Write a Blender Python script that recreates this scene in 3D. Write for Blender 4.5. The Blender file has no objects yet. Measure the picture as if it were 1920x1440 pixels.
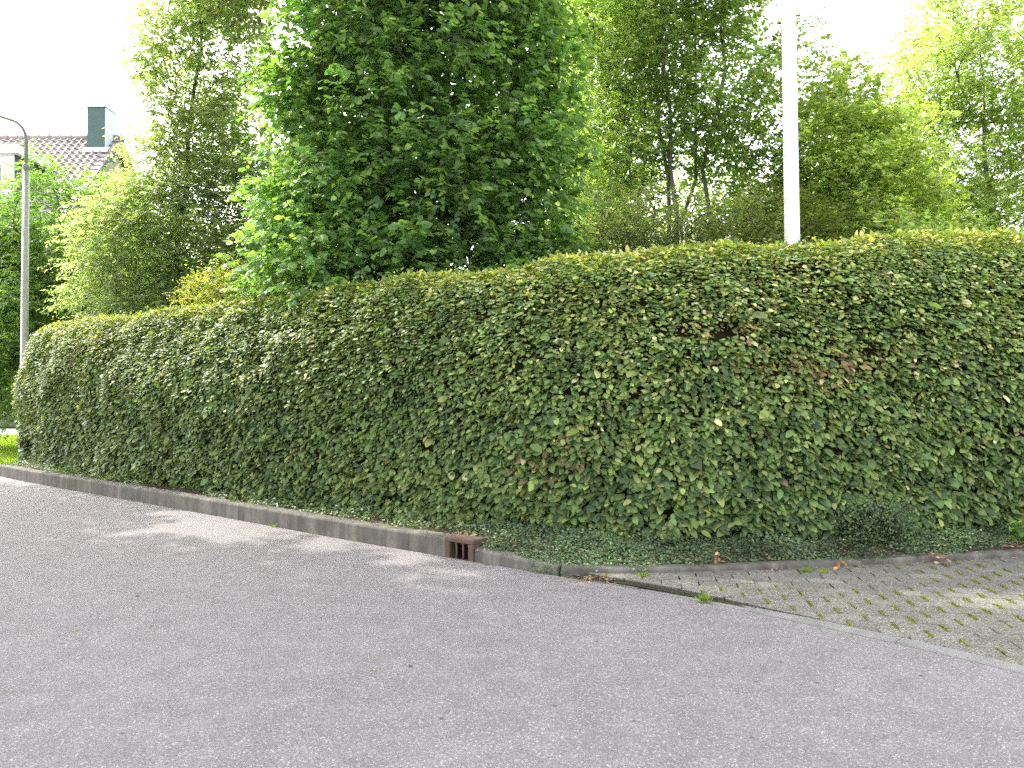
import bpy, bmesh, math, random
import numpy as np
from mathutils import Vector, Matrix

random.seed(7)
R = np.random.default_rng(11)
scene = bpy.context.scene
COL = scene.collection
RAD = math.radians

# ------------------------------------------------------------------ light / camera settings
SUN_AZ = RAD(-52)      # sun behind the trees, a little to the left of the view axis (+Y)
SUN_EL = RAD(47)
SUN_STRENGTH = 7.5
SKY_STRENGTH = 0.15
SKY_GAIN = 6.8        # the photograph is exposed for the shade, the sky is blown out

# ------------------------------------------------------------------ object helpers
def link(o, parent=None):
    COL.objects.link(o)
    if parent is not None:
        o.parent = parent
    return o

def tag(o, label=None, cat=None, group=None, kind=None):
    if label: o['label'] = label
    if cat: o['category'] = cat
    if group: o['group'] = group
    if kind: o['kind'] = kind
    return o

def empty(name, loc, label, cat, group=None, rotz=0.0):
    o = bpy.data.objects.new(name, None)
    o.empty_display_size = 0.2
    link(o)
    o.location = loc
    o.rotation_euler = (0, 0, rotz)
    return tag(o, label, cat, group)

def mesh_obj(name, V, F, mat, parent=None, local=True, smooth=False, colors=None):
    """V (n,3) array, F list/array of faces. Vertices are world coordinates unless parent is at origin."""
    V = np.asarray(V, dtype=np.float32).reshape(-1, 3)
    if parent is not None and not local:
        V = V - np.array(parent.location, dtype=np.float32)[None]
    me = bpy.data.meshes.new(name)
    if isinstance(F, tuple):           # (loop index array, loop start array, loop total array)
        li, ls, lt = F
    else:
        lt = np.array([len(f) for f in F], dtype=np.int32)
        ls = np.concatenate([[0], np.cumsum(lt)[:-1]]).astype(np.int32) if len(lt) else np.zeros(0, np.int32)
        li = np.array([i for f in F for i in f], dtype=np.int32)
    me.vertices.add(len(V)); me.vertices.foreach_set('co', V.ravel())
    me.loops.add(len(li)); me.loops.foreach_set('vertex_index', li)
    me.polygons.add(len(ls)); me.polygons.foreach_set('loop_start', ls)
    me.polygons.foreach_set('loop_total', lt)
    if colors is not None:
        at = me.attributes.new('tint', 'FLOAT_COLOR', 'POINT')
        c = np.ones((len(V), 4), dtype=np.float32); c[:, :3] = colors
        at.data.foreach_set('color', c.ravel())
    me.update(calc_edges=True)
    me.validate()
    me.polygons.foreach_set('use_smooth', np.full(len(ls), bool(smooth)))
    if mat is not None:
        me.materials.append(mat)
    return link(bpy.data.objects.new(name, me), parent)

class MB:
    """collects simple shapes into one mesh"""
    def __init__(self): self.V = []; self.F = []
    def add(self, V, F):
        b = len(self.V); self.V += [tuple(v) for v in V]; self.F += [tuple(i + b for i in f) for f in F]
    def box(self, x0, x1, y0, y1, z0, z1):
        self.add([(x0,y0,z0),(x1,y0,z0),(x1,y1,z0),(x0,y1,z0),(x0,y0,z1),(x1,y0,z1),(x1,y1,z1),(x0,y1,z1)],
                 [(0,3,2,1),(4,5,6,7),(0,1,5,4),(1,2,6,5),(2,3,7,6),(3,0,4,7)])
    def tube(self, pts, radii, n=8, cap=True):
        pts = [Vector(p) for p in pts]
        b = len(self.V); prev = None
        for i, p in enumerate(pts):
            d = (pts[min(i+1, len(pts)-1)] - pts[max(i-1, 0)])
            if d.length < 1e-9: d = Vector((0,0,1))
            d.normalize()
            if prev is None:
                a = d.orthogonal().normalized()
            else:
                a = (prev - d * prev.dot(d))
                a = a.normalized() if a.length > 1e-6 else d.orthogonal().normalized()
            prev = a; c = d.cross(a); r = radii[i]
            for k in range(n):
                t = 2*math.pi*k/n
                q = p + (a*math.cos(t) + c*math.sin(t))*r
                self.V.append((q.x, q.y, q.z))
        for i in range(len(pts)-1):
            for k in range(n):
                k2 = (k+1) % n
                self.F.append((b+i*n+k, b+i*n+k2, b+(i+1)*n+k2, b+(i+1)*n+k))
        if cap:
            self.F.append(tuple(b+k for k in reversed(range(n))))
            self.F.append(tuple(b+(len(pts)-1)*n+k for k in range(n)))
    def build(self, name, mat, parent=None, smooth=False, local=True):
        return mesh_obj(name, self.V, self.F, mat, parent, local=local, smooth=smooth)

def bevel(o, w, seg=2):
    m = o.modifiers.new('bevel', 'BEVEL'); m.width = w; m.segments = seg; m.limit_method = 'ANGLE'
    return o

# ------------------------------------------------------------------ noise / vectors
def _hash(ix, iy, iz, seed):
    h = (ix.astype(np.int64)*374761393 + iy.astype(np.int64)*668265263 + iz.astype(np.int64)*2147483647 + seed*1274126177) & 0xffffffff
    h = ((h ^ (h >> 13)) * 1274126177) & 0xffffffff
    h = (h ^ (h >> 16)) & 0xffffff
    return h / float(0xffffff)

def vnoise(P, scale, seed=0):
    q = np.asarray(P, dtype=np.float64)/scale + 1000.0
    i = np.floor(q).astype(np.int64); f = q - i; f = f*f*(3-2*f)
    out = 0
    for dx in (0, 1):
        for dy in (0, 1):
            for dz in (0, 1):
                w = (f[:,0] if dx else 1-f[:,0])*(f[:,1] if dy else 1-f[:,1])*(f[:,2] if dz else 1-f[:,2])
                out = out + w*_hash(i[:,0]+dx, i[:,1]+dy, i[:,2]+dz, seed)
    return out

def nrm(a):
    return a/np.maximum(np.linalg.norm(a, axis=-1, keepdims=True), 1e-9)

def catmull(pts, step):
    P = np.array(pts, dtype=float)
    P = np.vstack([2*P[0]-P[1], P, 2*P[-1]-P[-2]])
    out = []
    for i in range(1, len(P)-2):
        for t in np.linspace(0, 1, 24, endpoint=False):
            p0, p1, p2, p3 = P[i-1], P[i], P[i+1], P[i+2]
            out.append(0.5*((2*p1)+(-p0+p2)*t+(2*p0-5*p1+4*p2-p3)*t*t+(-p0+3*p1-3*p2+p3)*t**3))
    out.append(P[-2]); out = np.array(out)
    for _ in range(60):
        out[1:-1] = 0.25*out[:-2]+0.5*out[1:-1]+0.25*out[2:]
    s = np.concatenate([[0], np.cumsum(np.linalg.norm(np.diff(out, axis=0), axis=1))])
    n = max(2, int(s[-1]/step))
    si = np.linspace(0, s[-1], n+1)
    return np.stack([np.interp(si, s, out[:, k]) for k in range(out.shape[1])], 1), si

def normals2(P):
    """left-hand normals of a polyline going left -> right: they point away from the road (+Y side)"""
    d = np.gradient(P, axis=0); d = d/np.linalg.norm(d, axis=1, keepdims=True)
    return np.stack([-d[:,1], d[:,0]], 1)

# ------------------------------------------------------------------ materials
def new_mat(name):
    m = bpy.data.materials.new(name); m.use_nodes = True
    nt = m.node_tree; nt.nodes.clear()
    out = nt.nodes.new('ShaderNodeOutputMaterial')
    return m, nt, out

def N(nt, t, **kw):
    n = nt.nodes.new(t)
    for k, v in kw.items():
        if k in n.inputs: n.inputs[k].default_value = v
        else: setattr(n, k, v)
    return n

def ramp(nt, stops, fac=None, interp='LINEAR'):
    r = nt.nodes.new('ShaderNodeValToRGB'); r.color_ramp.interpolation = interp
    e = r.color_ramp.elements
    while len(e) > 1: e.remove(e[-1])
    e[0].position = stops[0][0]; e[0].color = (*stops[0][1], 1)
    for p, c in stops[1:]:
        x = e.new(p); x.color = (*c, 1)
    if fac is not None: nt.links.new(fac, r.inputs[0])
    return r

def mixc(nt, a, b, fac, mode='MIX'):
    m = nt.nodes.new('ShaderNodeMix'); m.data_type = 'RGBA'; m.blend_type = mode
    for sock, v in ((m.inputs[0], fac), (m.inputs[6], a), (m.inputs[7], b)):
        if hasattr(v, 'is_output'): nt.links.new(v, sock)
        elif isinstance(v, (int, float)): sock.default_value = v
        else: sock.default_value = (*v, 1)
    return m.outputs[2]

def coords(nt):
    return nt.nodes.new('ShaderNodeTexCoord').outputs['Object']

def noise(nt, vec, scale, detail=4, rough=0.55):
    n = N(nt, 'ShaderNodeTexNoise', Scale=scale, Detail=detail, Roughness=rough)
    nt.links.new(vec, n.inputs['Vector']); return n.outputs['Fac']

def leaf_mat(name, transl=0.42, rough=0.42, spec=0.5, tgain=(1.9, 1.75, 0.55)):
    m, nt, out = new_mat(name)
    at = N(nt, 'ShaderNodeAttribute', attribute_name='tint')
    pr = N(nt, 'ShaderNodeBsdfPrincipled', Roughness=rough)
    pr.inputs['Specular IOR Level'].default_value = spec
    nt.links.new(at.outputs['Color'], pr.inputs['Base Color'])
    tr = N(nt, 'ShaderNodeBsdfTranslucent')
    nt.links.new(mixc(nt, at.outputs['Color'], tgain, 1.0, 'MULTIPLY'), tr.inputs['Color'])
    mx = N(nt, 'ShaderNodeMixShader'); mx.inputs[0].default_value = transl
    nt.links.new(pr.outputs[0], mx.inputs[1]); nt.links.new(tr.outputs[0], mx.inputs[2])
    nt.links.new(mx.outputs[0], out.inputs[0])
    return m

def plain_mat(name, c1, c2, scale=6.0, rough=0.8, bump=0.2, bscale=60, metal=0.0, spec=0.3):
    m, nt, out = new_mat(name)
    co = coords(nt)
    r = ramp(nt, [(0.3, c1), (0.7, c2)], noise(nt, co, scale, 6, 0.6))
    pr = N(nt, 'ShaderNodeBsdfPrincipled', Roughness=rough, Metallic=metal)
    pr.inputs['Specular IOR Level'].default_value = spec
    nt.links.new(r.outputs[0], pr.inputs['Base Color'])
    if bump:
        b = N(nt, 'ShaderNodeBump', Strength=bump, Distance=0.01)
        nt.links.new(noise(nt, co, bscale, 3), b.inputs['Height'])
        nt.links.new(b.outputs[0], pr.inputs['Normal'])
    nt.links.new(pr.outputs[0], out.inputs[0])
    return m

M = {}
M['leaf'] = leaf_mat('hedge_leaf', 0.30, 0.56, 0.38)
M['leaf_tree'] = leaf_mat('tree_leaf', 0.48, 0.55, 0.3, (1.75,2.05,0.7))
M['leaf_far'] = leaf_mat('thin_leaf', 0.54, 0.5, 0.35, (1.95,2.05,0.8))
M['leaf_low'] = leaf_mat('ground_leaf', 0.2, 0.5, 0.4)
M['grass'] = leaf_mat('grass_blade', 0.45, 0.5, 0.3)
M['dry'] = leaf_mat('dry_leaf', 0.2, 0.7, 0.2, (1.3, 1.0, 0.7))
M['bark'] = plain_mat('bark', (0.035,0.028,0.02), (0.10,0.085,0.065), 9, 0.95, 0.6, 40)
M['bark_pale'] = plain_mat('bark_pale', (0.09,0.085,0.065), (0.20,0.19,0.15), 9, 0.9, 0.5, 40)
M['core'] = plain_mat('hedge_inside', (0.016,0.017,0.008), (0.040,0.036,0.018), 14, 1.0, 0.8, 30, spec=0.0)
M['soil'] = plain_mat('soil', (0.025,0.018,0.012), (0.075,0.055,0.038), 8, 1.0, 0.8, 50, spec=0.1)
M['twig'] = plain_mat('dry_twig', (0.16,0.10,0.06), (0.33,0.24,0.15), 20, 0.9, 0.2, 80)
M['white'] = plain_mat('white_paint', (0.80,0.80,0.79), (0.84,0.84,0.83), 3, 0.35, 0.0, spec=0.5)
M['white_wall'] = plain_mat('white_cladding', (0.74,0.74,0.74), (0.80,0.80,0.80), 3, 0.6, 0.0)
M['galv'] = plain_mat('galvanised_steel', (0.30,0.31,0.28), (0.42,0.42,0.38), 14, 0.5, 0.05, 80, 0.25, 0.5)
M['galv_dark'] = plain_mat('weathered_steel', (0.28,0.28,0.27), (0.37,0.37,0.355), 14, 0.5, 0.05, 80, 0.3, 0.5)
M['chimney_dark'] = plain_mat('zinc_cladding', (0.058,0.098,0.088), (0.074,0.118,0.106), 5, 0.6, 0.05, 50)
M['chimney_lit'] = plain_mat('zinc_lit_side', (0.48,0.56,0.62), (0.55,0.62,0.68), 5, 0.6, 0.05, 50)  # brightness of the chimney's lit right face put into the colour
M['slate_dark'] = plain_mat('dark_cladding', (0.06,0.06,0.085), (0.085,0.085,0.11), 5, 0.7, 0.05, 50)
M['glass'] = plain_mat('window_glass', (0.10,0.12,0.14), (0.2,0.22,0.24), 2, 0.08, 0.0, spec=0.6)
M['brick'] = plain_mat('pale_brick', (0.30,0.24,0.20), (0.42,0.36,0.31), 12, 0.9, 0.3, 40)
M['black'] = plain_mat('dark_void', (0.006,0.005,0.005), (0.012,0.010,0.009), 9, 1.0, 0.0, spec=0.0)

def mat_asphalt():
    m, nt, out = new_mat('asphalt'); co = coords(nt)
    vo = N(nt, 'ShaderNodeTexVoronoi', Scale=135.0); nt.links.new(co, vo.inputs['Vector'])
    sep = N(nt, 'ShaderNodeSeparateColor'); nt.links.new(vo.outputs['Color'], sep.inputs[0])
    stones = ramp(nt, [(0.0,(0.098,0.091,0.092)),(0.30,(0.120,0.112,0.114)),(0.62,(0.138,0.130,0.132)),(0.90,(0.160,0.152,0.153)),(0.97,(0.22,0.212,0.21)),(1.0,(0.30,0.29,0.285))], sep.outputs[0])
    v2 = N(nt, 'ShaderNodeTexVoronoi', Scale=210.0); nt.links.new(co, v2.inputs['Vector'])
    s2 = N(nt, 'ShaderNodeSeparateColor'); nt.links.new(v2.outputs['Color'], s2.inputs[0])
    fine = ramp(nt, [(0,(0.82,0.82,0.82)),(0.7,(1.03,1.03,1.03)),(1,(1.22,1.22,1.22))], s2.outputs[0])
    c = mixc(nt, stones.outputs[0], fine.outputs[0], 1.0, 'MULTIPLY')
    big = ramp(nt, [(0.3,(1.15,1.115,1.105)),(0.7,(1.33,1.295,1.28))], noise(nt, co, 0.55, 6, 0.65))
    c = mixc(nt, c, big.outputs[0], 1.0, 'MULTIPLY')
    mid = ramp(nt, [(0.36,(0.9,0.885,0.885)),(0.62,(1.06,1.06,1.06))], noise(nt, co, 4.0, 5, 0.7))
    c = mixc(nt, c, mid.outputs[0], 1.0, 'MULTIPLY')
    # sparse tar specks
    v3 = N(nt, 'ShaderNodeTexVoronoi', Scale=4.0); nt.links.new(co, v3.inputs['Vector'])
    sp = ramp(nt, [(0.0,(0.25,0.25,0.25)),(0.045,(0.3,0.3,0.3)),(0.06,(1,1,1))], v3.outputs['Distance'])
    c = mixc(nt, c, sp.outputs[0], 0.8, 'MULTIPLY')
    pr = N(nt, 'ShaderNodeBsdfPrincipled', Roughness=0.85); pr.inputs['Specular IOR Level'].default_value = 0.35
    nt.links.new(c, pr.inputs['Base Color'])
    b = N(nt, 'ShaderNodeBump', Strength=0.18, Distance=0.004)
    nt.links.new(vo.outputs['Distance'], b.inputs['Height']); b.invert = True
    nt.links.new(b.outputs[0], pr.inputs['Normal']); nt.links.new(pr.outputs[0], out.inputs[0])
    return m
M['asphalt'] = mat_asphalt()

def mat_concrete(name, a, b_, c_, moss=0.3, streak=True):
    m, nt, out = new_mat(name); co = coords(nt)
    base = ramp(nt, [(0.25, a), (0.5, b_), (0.78, c_)], noise(nt, co, 3.5, 8, 0.68))
    c = base.outputs[0]
    if streak:
        mp = N(nt, 'ShaderNodeMapping'); mp.inputs['Scale'].default_value = (7, 7, 0.5); nt.links.new(co, mp.inputs[0])
        st = ramp(nt, [(0.42,(0.72,0.72,0.72)),(0.55,(1.0,1.0,1.0)),(0.72,(1.35,1.33,1.28))], noise(nt, mp.outputs[0], 1.0, 4, 0.6))
        c = mixc(nt, c, st.outputs[0], 0.9, 'MULTIPLY')
    gr = ramp(nt, [(0.3,(0.8,0.8,0.8)),(0.7,(1.2,1.2,1.2))], noise(nt, co, 180, 2, 0.5))
    c = mixc(nt, c, gr.outputs[0], 0.7, 'MULTIPLY')
    mo = ramp(nt, [(0.56,(0,0,0)),(0.70,(1,1,1))], noise(nt, co, 5.5, 6, 0.7))
    mf = N(nt, 'ShaderNodeMath', operation='MULTIPLY'); nt.links.new(mo.outputs[0], mf.inputs[0]); mf.inputs[1].default_value = moss
    c = mixc(nt, c, (0.06, 0.065, 0.03), mf.outputs[0])
    pr = N(nt, 'ShaderNodeBsdfPrincipled', Roughness=0.9); pr.inputs['Specular IOR Level'].default_value = 0.25
    nt.links.new(c, pr.inputs['Base Color'])
    b = N(nt, 'ShaderNodeBump', Strength=0.35, Distance=0.008); nt.links.new(noise(nt, co, 70, 4), b.inputs['Height'])
    nt.links.new(b.outputs[0], pr.inputs['Normal']); nt.links.new(pr.outputs[0], out.inputs[0])
    return m
M['kerb'] = mat_concrete('kerb_concrete', (0.080,0.073,0.061), (0.120,0.111,0.094), (0.185,0.174,0.150), 0.6)
M['strip'] = mat_concrete('edging_concrete', (0.135,0.130,0.122), (0.178,0.173,0.164), (0.235,0.229,0.216), 0.25, False)
M['rust'] = mat_concrete('rusty_iron', (0.055,0.036,0.026), (0.095,0.062,0.046), (0.14,0.095,0.07), 0.1, False)

def mat_paver():
    m, nt, out = new_mat('paver_concrete'); co = coords(nt)
    at = N(nt, 'ShaderNodeAttribute', attribute_name='tint')
    vo = N(nt, 'ShaderNodeTexVoronoi', Scale=130.0); nt.links.new(co, vo.inputs['Vector'])
    sep = N(nt, 'ShaderNodeSeparateColor'); nt.links.new(vo.outputs['Color'], sep.inputs[0])
    g = ramp(nt, [(0,(0.5,0.49,0.47)),(0.6,(1.0,1,1)),(0.9,(1.5,1.5,1.45)),(1,(2.0,2.0,1.95))], sep.outputs[0])
    c = mixc(nt, at.outputs['Color'], g.outputs[0], 1.0, 'MULTIPLY')
    big = ramp(nt, [(0.3,(0.88,0.88,0.85)),(0.7,(1.10,1.10,1.10))], noise(nt, co, 2.2, 6, 0.7))
    c = mixc(nt, c, big.outputs[0], 1.0, 'MULTIPLY')
    mo = ramp(nt, [(0.55,(0,0,0)),(0.72,(0.45,0.45,0.45))], noise(nt, co, 3.0, 7, 0.72))
    c = mixc(nt, c, (0.13, 0.14, 0.045), mo.outputs[0])
    pr = N(nt, 'ShaderNodeBsdfPrincipled', Roughness=0.9); pr.inputs['Specular IOR Level'].default_value = 0.25
    nt.links.new(c, pr.inputs['Base Color'])
    b = N(nt, 'ShaderNodeBump', Strength=0.4, Distance=0.005); b.invert = True
    nt.links.new(vo.outputs['Distance'], b.inputs['Height']); nt.links.new(b.outputs[0], pr.inputs['Normal'])
    nt.links.new(pr.outputs[0], out.inputs[0])
    return m
M['paver'] = mat_paver()
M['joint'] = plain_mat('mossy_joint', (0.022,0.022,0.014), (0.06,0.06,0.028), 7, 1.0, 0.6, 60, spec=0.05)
M['lawn'] = plain_mat('lawn_ground', (0.07,0.11,0.018), (0.16,0.24,0.035), 0.9, 1.0, 0.8, 40, spec=0.05)
M['earth'] = plain_mat('bare_earth', (0.06,0.055,0.035), (0.11,0.11,0.06), 0.7, 1.0, 0.6, 30, spec=0.05)
M['path'] = plain_mat('pale_path', (0.40,0.38,0.35), (0.52,0.50,0.47), 3, 0.95, 0.3, 90, spec=0.1)

def mat_tiles():
    m, nt, out = new_mat('clay_tiles'); co = coords(nt)
    r = ramp(nt, [(0.3,(0.19,0.15,0.14)),(0.7,(0.33,0.28,0.26))], noise(nt, co, 5, 5, 0.6))
    pr = N(nt, 'ShaderNodeBsdfPrincipled', Roughness=0.6); nt.links.new(r.outputs[0], pr.inputs['Base Color'])
    nt.links.new(pr.outputs[0], out.inputs[0]); return m
M['tiles'] = mat_tiles()

# ------------------------------------------------------------------ leaf meshes
T8 = (np.array([(0,0,0),(.24,-.40,.03),(.26,0,0),(.24,.40,.03),(.62,-.43,.01),(.64,0,-.03),(.62,.43,.01),(.88,-.2,-.07),(.88,.2,-.07),(1,0,-.12)]),
      [(0,2,1),(0,3,2),(1,2,5,4),(2,3,6,5),(4,5,7),(5,6,8),(5,8,9,7)])
TH = (np.array([(0.06,0,0),(-.02,-.26,.03),(-.02,.26,.03),(.26,-.50,.03),(.30,0,-.01),(.26,.50,.03),(.62,-.40,0),(.64,0,-.05),(.62,.40,0),(1,0,-.16)]),
      [(0,4,3,1),(0,2,5,4),(3,4,7,6),(4,5,8,7),(6,7,9),(7,8,9)])
T4 = (np.array([(0,0,0),(.42,-.5,.07),(1,0,-.1),(.42,.5,.07)]), [(0,2,1),(0,3,2)])
TG = (np.array([(0,-.5,0),(0,.5,0),(.55,.35,.06),(.55,-.35,.06),(1,0,-.12)]), [(0,1,2,3),(3,2,4)])

def leaf_mesh(name, P, D, Nn, L, W, C, tmpl, mat, parent=None):
    tv, tf = tmpl
    P = np.asarray(P); n = len(P); D = nrm(D)
    B = nrm(np.cross(Nn, D)); Nn = np.cross(D, B)
    k = len(tv)
    V = (P[:,None,:] + D[:,None,:]*(tv[None,:,0:1]*L[:,None,None]) + B[:,None,:]*(tv[None,:,1:2]*W[:,None,None])
         + Nn[:,None,:]*(tv[None,:,2:3]*L[:,None,None])).reshape(-1, 3)
    lt1 = np.array([len(f) for f in tf], dtype=np.int32)
    li1 = np.array([i for f in tf for i in f], dtype=np.int32)
    li = (li1[None,:] + (np.arange(n)*k)[:,None]).astype(np.int32).ravel()
    lt = np.tile(lt1, n); ls = np.concatenate([[0], np.cumsum(lt)[:-1]]).astype(np.int32)
    return mesh_obj(name, V, (li, ls, lt), mat, parent, local=False, smooth=True, colors=np.repeat(C, k, axis=0))

def pick_colors(n, palette, weights=None, jitter=0.18, idx=None):
    pal = np.array(palette)
    if idx is None:
        idx = R.choice(len(pal), n, p=weights)
    c = pal[idx]
    j = np.exp(R.normal(0, jitter, (n,1)))*np.exp(R.normal(0, jitter*0.3, (n,3)))
    return c*j

# ------------------------------------------------------------------ kerb lines (metres, camera at the origin looking along +Y)
ROAD_EDGE = [(-10.4,15.35),(-8.5,13.68),(-5.58,11.36),(-4.38,10.41),(-1.85,8.36),(-0.8,7.56),(-0.28,7.16),(0.37,6.67),
             (0.92,6.26),(1.31,5.93),(1.91,5.35),(2.44,4.80),(2.84,4.33),(4.2,2.6),(6.0,0.2),(9.0,-4.0)]
EDGE, EDGE_S = catmull(ROAD_EDGE, 0.05)
EDGE_N = normals2(EDGE)
KERB2 = [(0.37,6.67),(0.9,6.60),(1.47,6.66),(3.08,6.98),(4.85,7.36),(7.0,7.9),(10.5,8.8),(15,10.0)]
K2, K2_S = catmull(KERB2, 0.05)
K2_N = normals2(K2)
S_CORNER = EDGE_S[np.argmin(np.hypot(EDGE[:,0]-0.40, EDGE[:,1]-6.65))]
S_DRAIN = EDGE_S[np.argmin(np.hypot(EDGE[:,0]+0.50, EDGE[:,1]-7.33))]
DRAIN_W = 0.36

def at_s(P, S, s):
    return np.array([np.interp(s, S, P[:,0]), np.interp(s, S, P[:,1])])

def kerb_stones(mb, P, S, NRM, s0, s1, hfun, width, length, zbot=-0.12, rnd=0.022, gap=0.0018):
    s = s0
    while s < s1 - 0.05:
        e = min(s + length*random.uniform(0.96, 1.04), s1)
        if s1 - e < 0.25: e = s1
        ss = np.linspace(s+gap, e-gap, 6)
        dz = random.uniform(-0.0015, 0.0015); dn = random.uniform(-0.0012, 0.0012)
        rings = []
        for t in ss:
            p = at_s(P, S, t); n = np.array([np.interp(t, S, NRM[:,0]), np.interp(t, S, NRM[:,1])]); n /= np.linalg.norm(n)
            h = hfun(t) + dz
            prof = [(0.0,zbot),(-0.004,0.0),(0.0,h-rnd),(rnd*0.3,h-rnd*0.3),(rnd,h),(width,h+0.003),(width,zbot)]
            rings.append([(p[0]+n[0]*(d+dn), p[1]+n[1]*(d+dn), z) for d, z in prof])
        k = len(rings[0]); V = [v for r in rings for v in r]; F = []
        for i in range(len(rings)-1):
            for j in range(k-1):
                F.append((i*k+j, i*k+j+1, (i+1)*k+j+1, (i+1)*k+j)[::-1])
        F.append(tuple(range(k))); F.append(tuple((len(rings)-1)*k + j for j in reversed(range(k))))
        mb.add(V, F)
        s = e

def h_road(s):
    return float(np.interp(s, [0, 1.2, S_DRAIN-0.3, S_DRAIN+0.25, S_CORNER], [0.17, 0.205, 0.185, 0.115, 0.078]))

# ---- ground, road, lawn, path
mesh_obj('ground', [(-600,-300,-0.06),(600,-300,-0.06),(600,900,-0.06),(-600,900,-0.06)], [(0,1,2,3)], M['earth'])['kind'] = 'structure'
edge_in = EDGE - EDGE_N*0.014
road = [tuple(p) for p in edge_in[::4]]
poly = [(-80.0, 77.0)] + road + [(30,-34),(30,-60),(-80,-60)]
mesh_obj('road', [(x, y, 0.0) for x, y in poly], [tuple(range(len(poly)))[::-1]], M['asphalt'])['kind'] = 'structure'

mb = MB()
kerb_stones(mb, EDGE, EDGE_S, EDGE_N, 0.25, S_DRAIN-DRAIN_W/2-0.004, h_road, 0.15, 1.0)
kerb_stones(mb, EDGE, EDGE_S, EDGE_N, S_DRAIN+DRAIN_W/2+0.004, S_CORNER, h_road, 0.15, 1.0)
kerb_stones(mb, K2, K2_S, K2_N, 0.05, K2_S[-1]-0.1, lambda s: 0.072 if s < 1.2 else 0.062, 0.10, 1.0)
kb = mb.build('kerb', M['kerb']); kb['kind'] = 'structure'
# the broken end stones at the far left
mb = MB()
p = EDGE[0]
for dx, dy, w, h, a in ((-0.12, 0.14, 0.30, 0.085, 0.5), (-0.40, 0.40, 0.22, 0.06, 0.9)):
    c, s_ = math.cos(a), math.sin(a)
    b = MB(); b.box(-w/2, w/2, -0.08, 0.08, -0.1, h)
    mb.add([(p[0]+dx+x*c-y*s_, p[1]+dy+x*s_+y*c, z+0.02*x) for x, y, z in b.V], b.F)
o = mb.build('kerb_end', M['kerb']); o['kind'] = 'structure'; bevel(o, 0.02)

# soil bank behind the kerbs, under the hedge
bankP = np.vstack([EDGE[EDGE_S < S_CORNER], K2])
bankN = np.vstack([EDGE_N[EDGE_S < S_CORNER], K2_N])
bankH = np.concatenate([[h_road(s) for s in EDGE_S[EDGE_S < S_CORNER]], np.full(len(K2), 0.062)])
ker = np.ones(41)/41
bankN = np.stack([np.convolve(np.pad(bankN[:,k], 20, mode='edge'), ker, 'valid') for k in (0,1)], 1)
bankN /= np.linalg.norm(bankN, axis=1, keepdims=True)
V, F = [], []
offs = [0.10, 0.35, 0.7, 1.1, 1.7]
idx = list(range(0, len(bankP), 3))
for i in idx:
    for j, d in enumerate(offs):
        q = bankP[i] + bankN[i]*d
        z = (bankH[i]-0.015) + (0.16-bankH[i])*min(1, d/1.0) + 0.015*math.sin(i*0.31+j*2.1)*(j > 0)
        V.append((q[0], q[1], z))
k = len(offs)
for a in range(len(idx)-1):
    for j in range(k-1):
        F.append((a*k+j, (a+1)*k+j, (a+1)*k+j+1, a*k+j+1))
o = mesh_obj('soil', V, F, M['soil'], smooth=True); o['kind'] = 'structure'

V = [(-80,77.0,0.002),(-10.38,15.37,0.002),(-10.0,15.75,0.102),(-80,78.9,0.102)]
mesh_obj('verge', V, [(0,1,2,3)], M['lawn'])['kind'] = 'structure'
lawn_edge = (bankP + bankN*1.5)[::8]
lp = [(-80,78.5),(-10.75,15.8)] + [tuple(q) for q in lawn_edge] + [(90,20),(160,260),(-160,260)]
mesh_obj('lawn', [(x,y,0.10) for x,y in lp], [tuple(range(len(lp)))[::-1]], M['lawn'])['kind'] = 'structure'
mesh_obj('path', [(-60,27.5,0.106),(-8,27.5,0.106),(30,29,0.106),(30,33,0.106),(-8,33.0,0.106),(-60,33.0,0.106)],
         [(0,1,2,3,4,5)], M['path'])['kind'] = 'structure'

# ------------------------------------------------------------------ paved bay: individual pavers in one sheet
def clip(polyg, p0, n):
    out = []
    for i in range(len(polyg)):
        a, b = polyg[i], polyg[(i+1) % len(polyg)]
        da, db = np.dot(a-p0, n), np.dot(b-p0, n)
        if da >= 0: out.append(a)
        if da*db < 0: out.append(a+(b-a)*(da/(da-db)))
    return out

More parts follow.
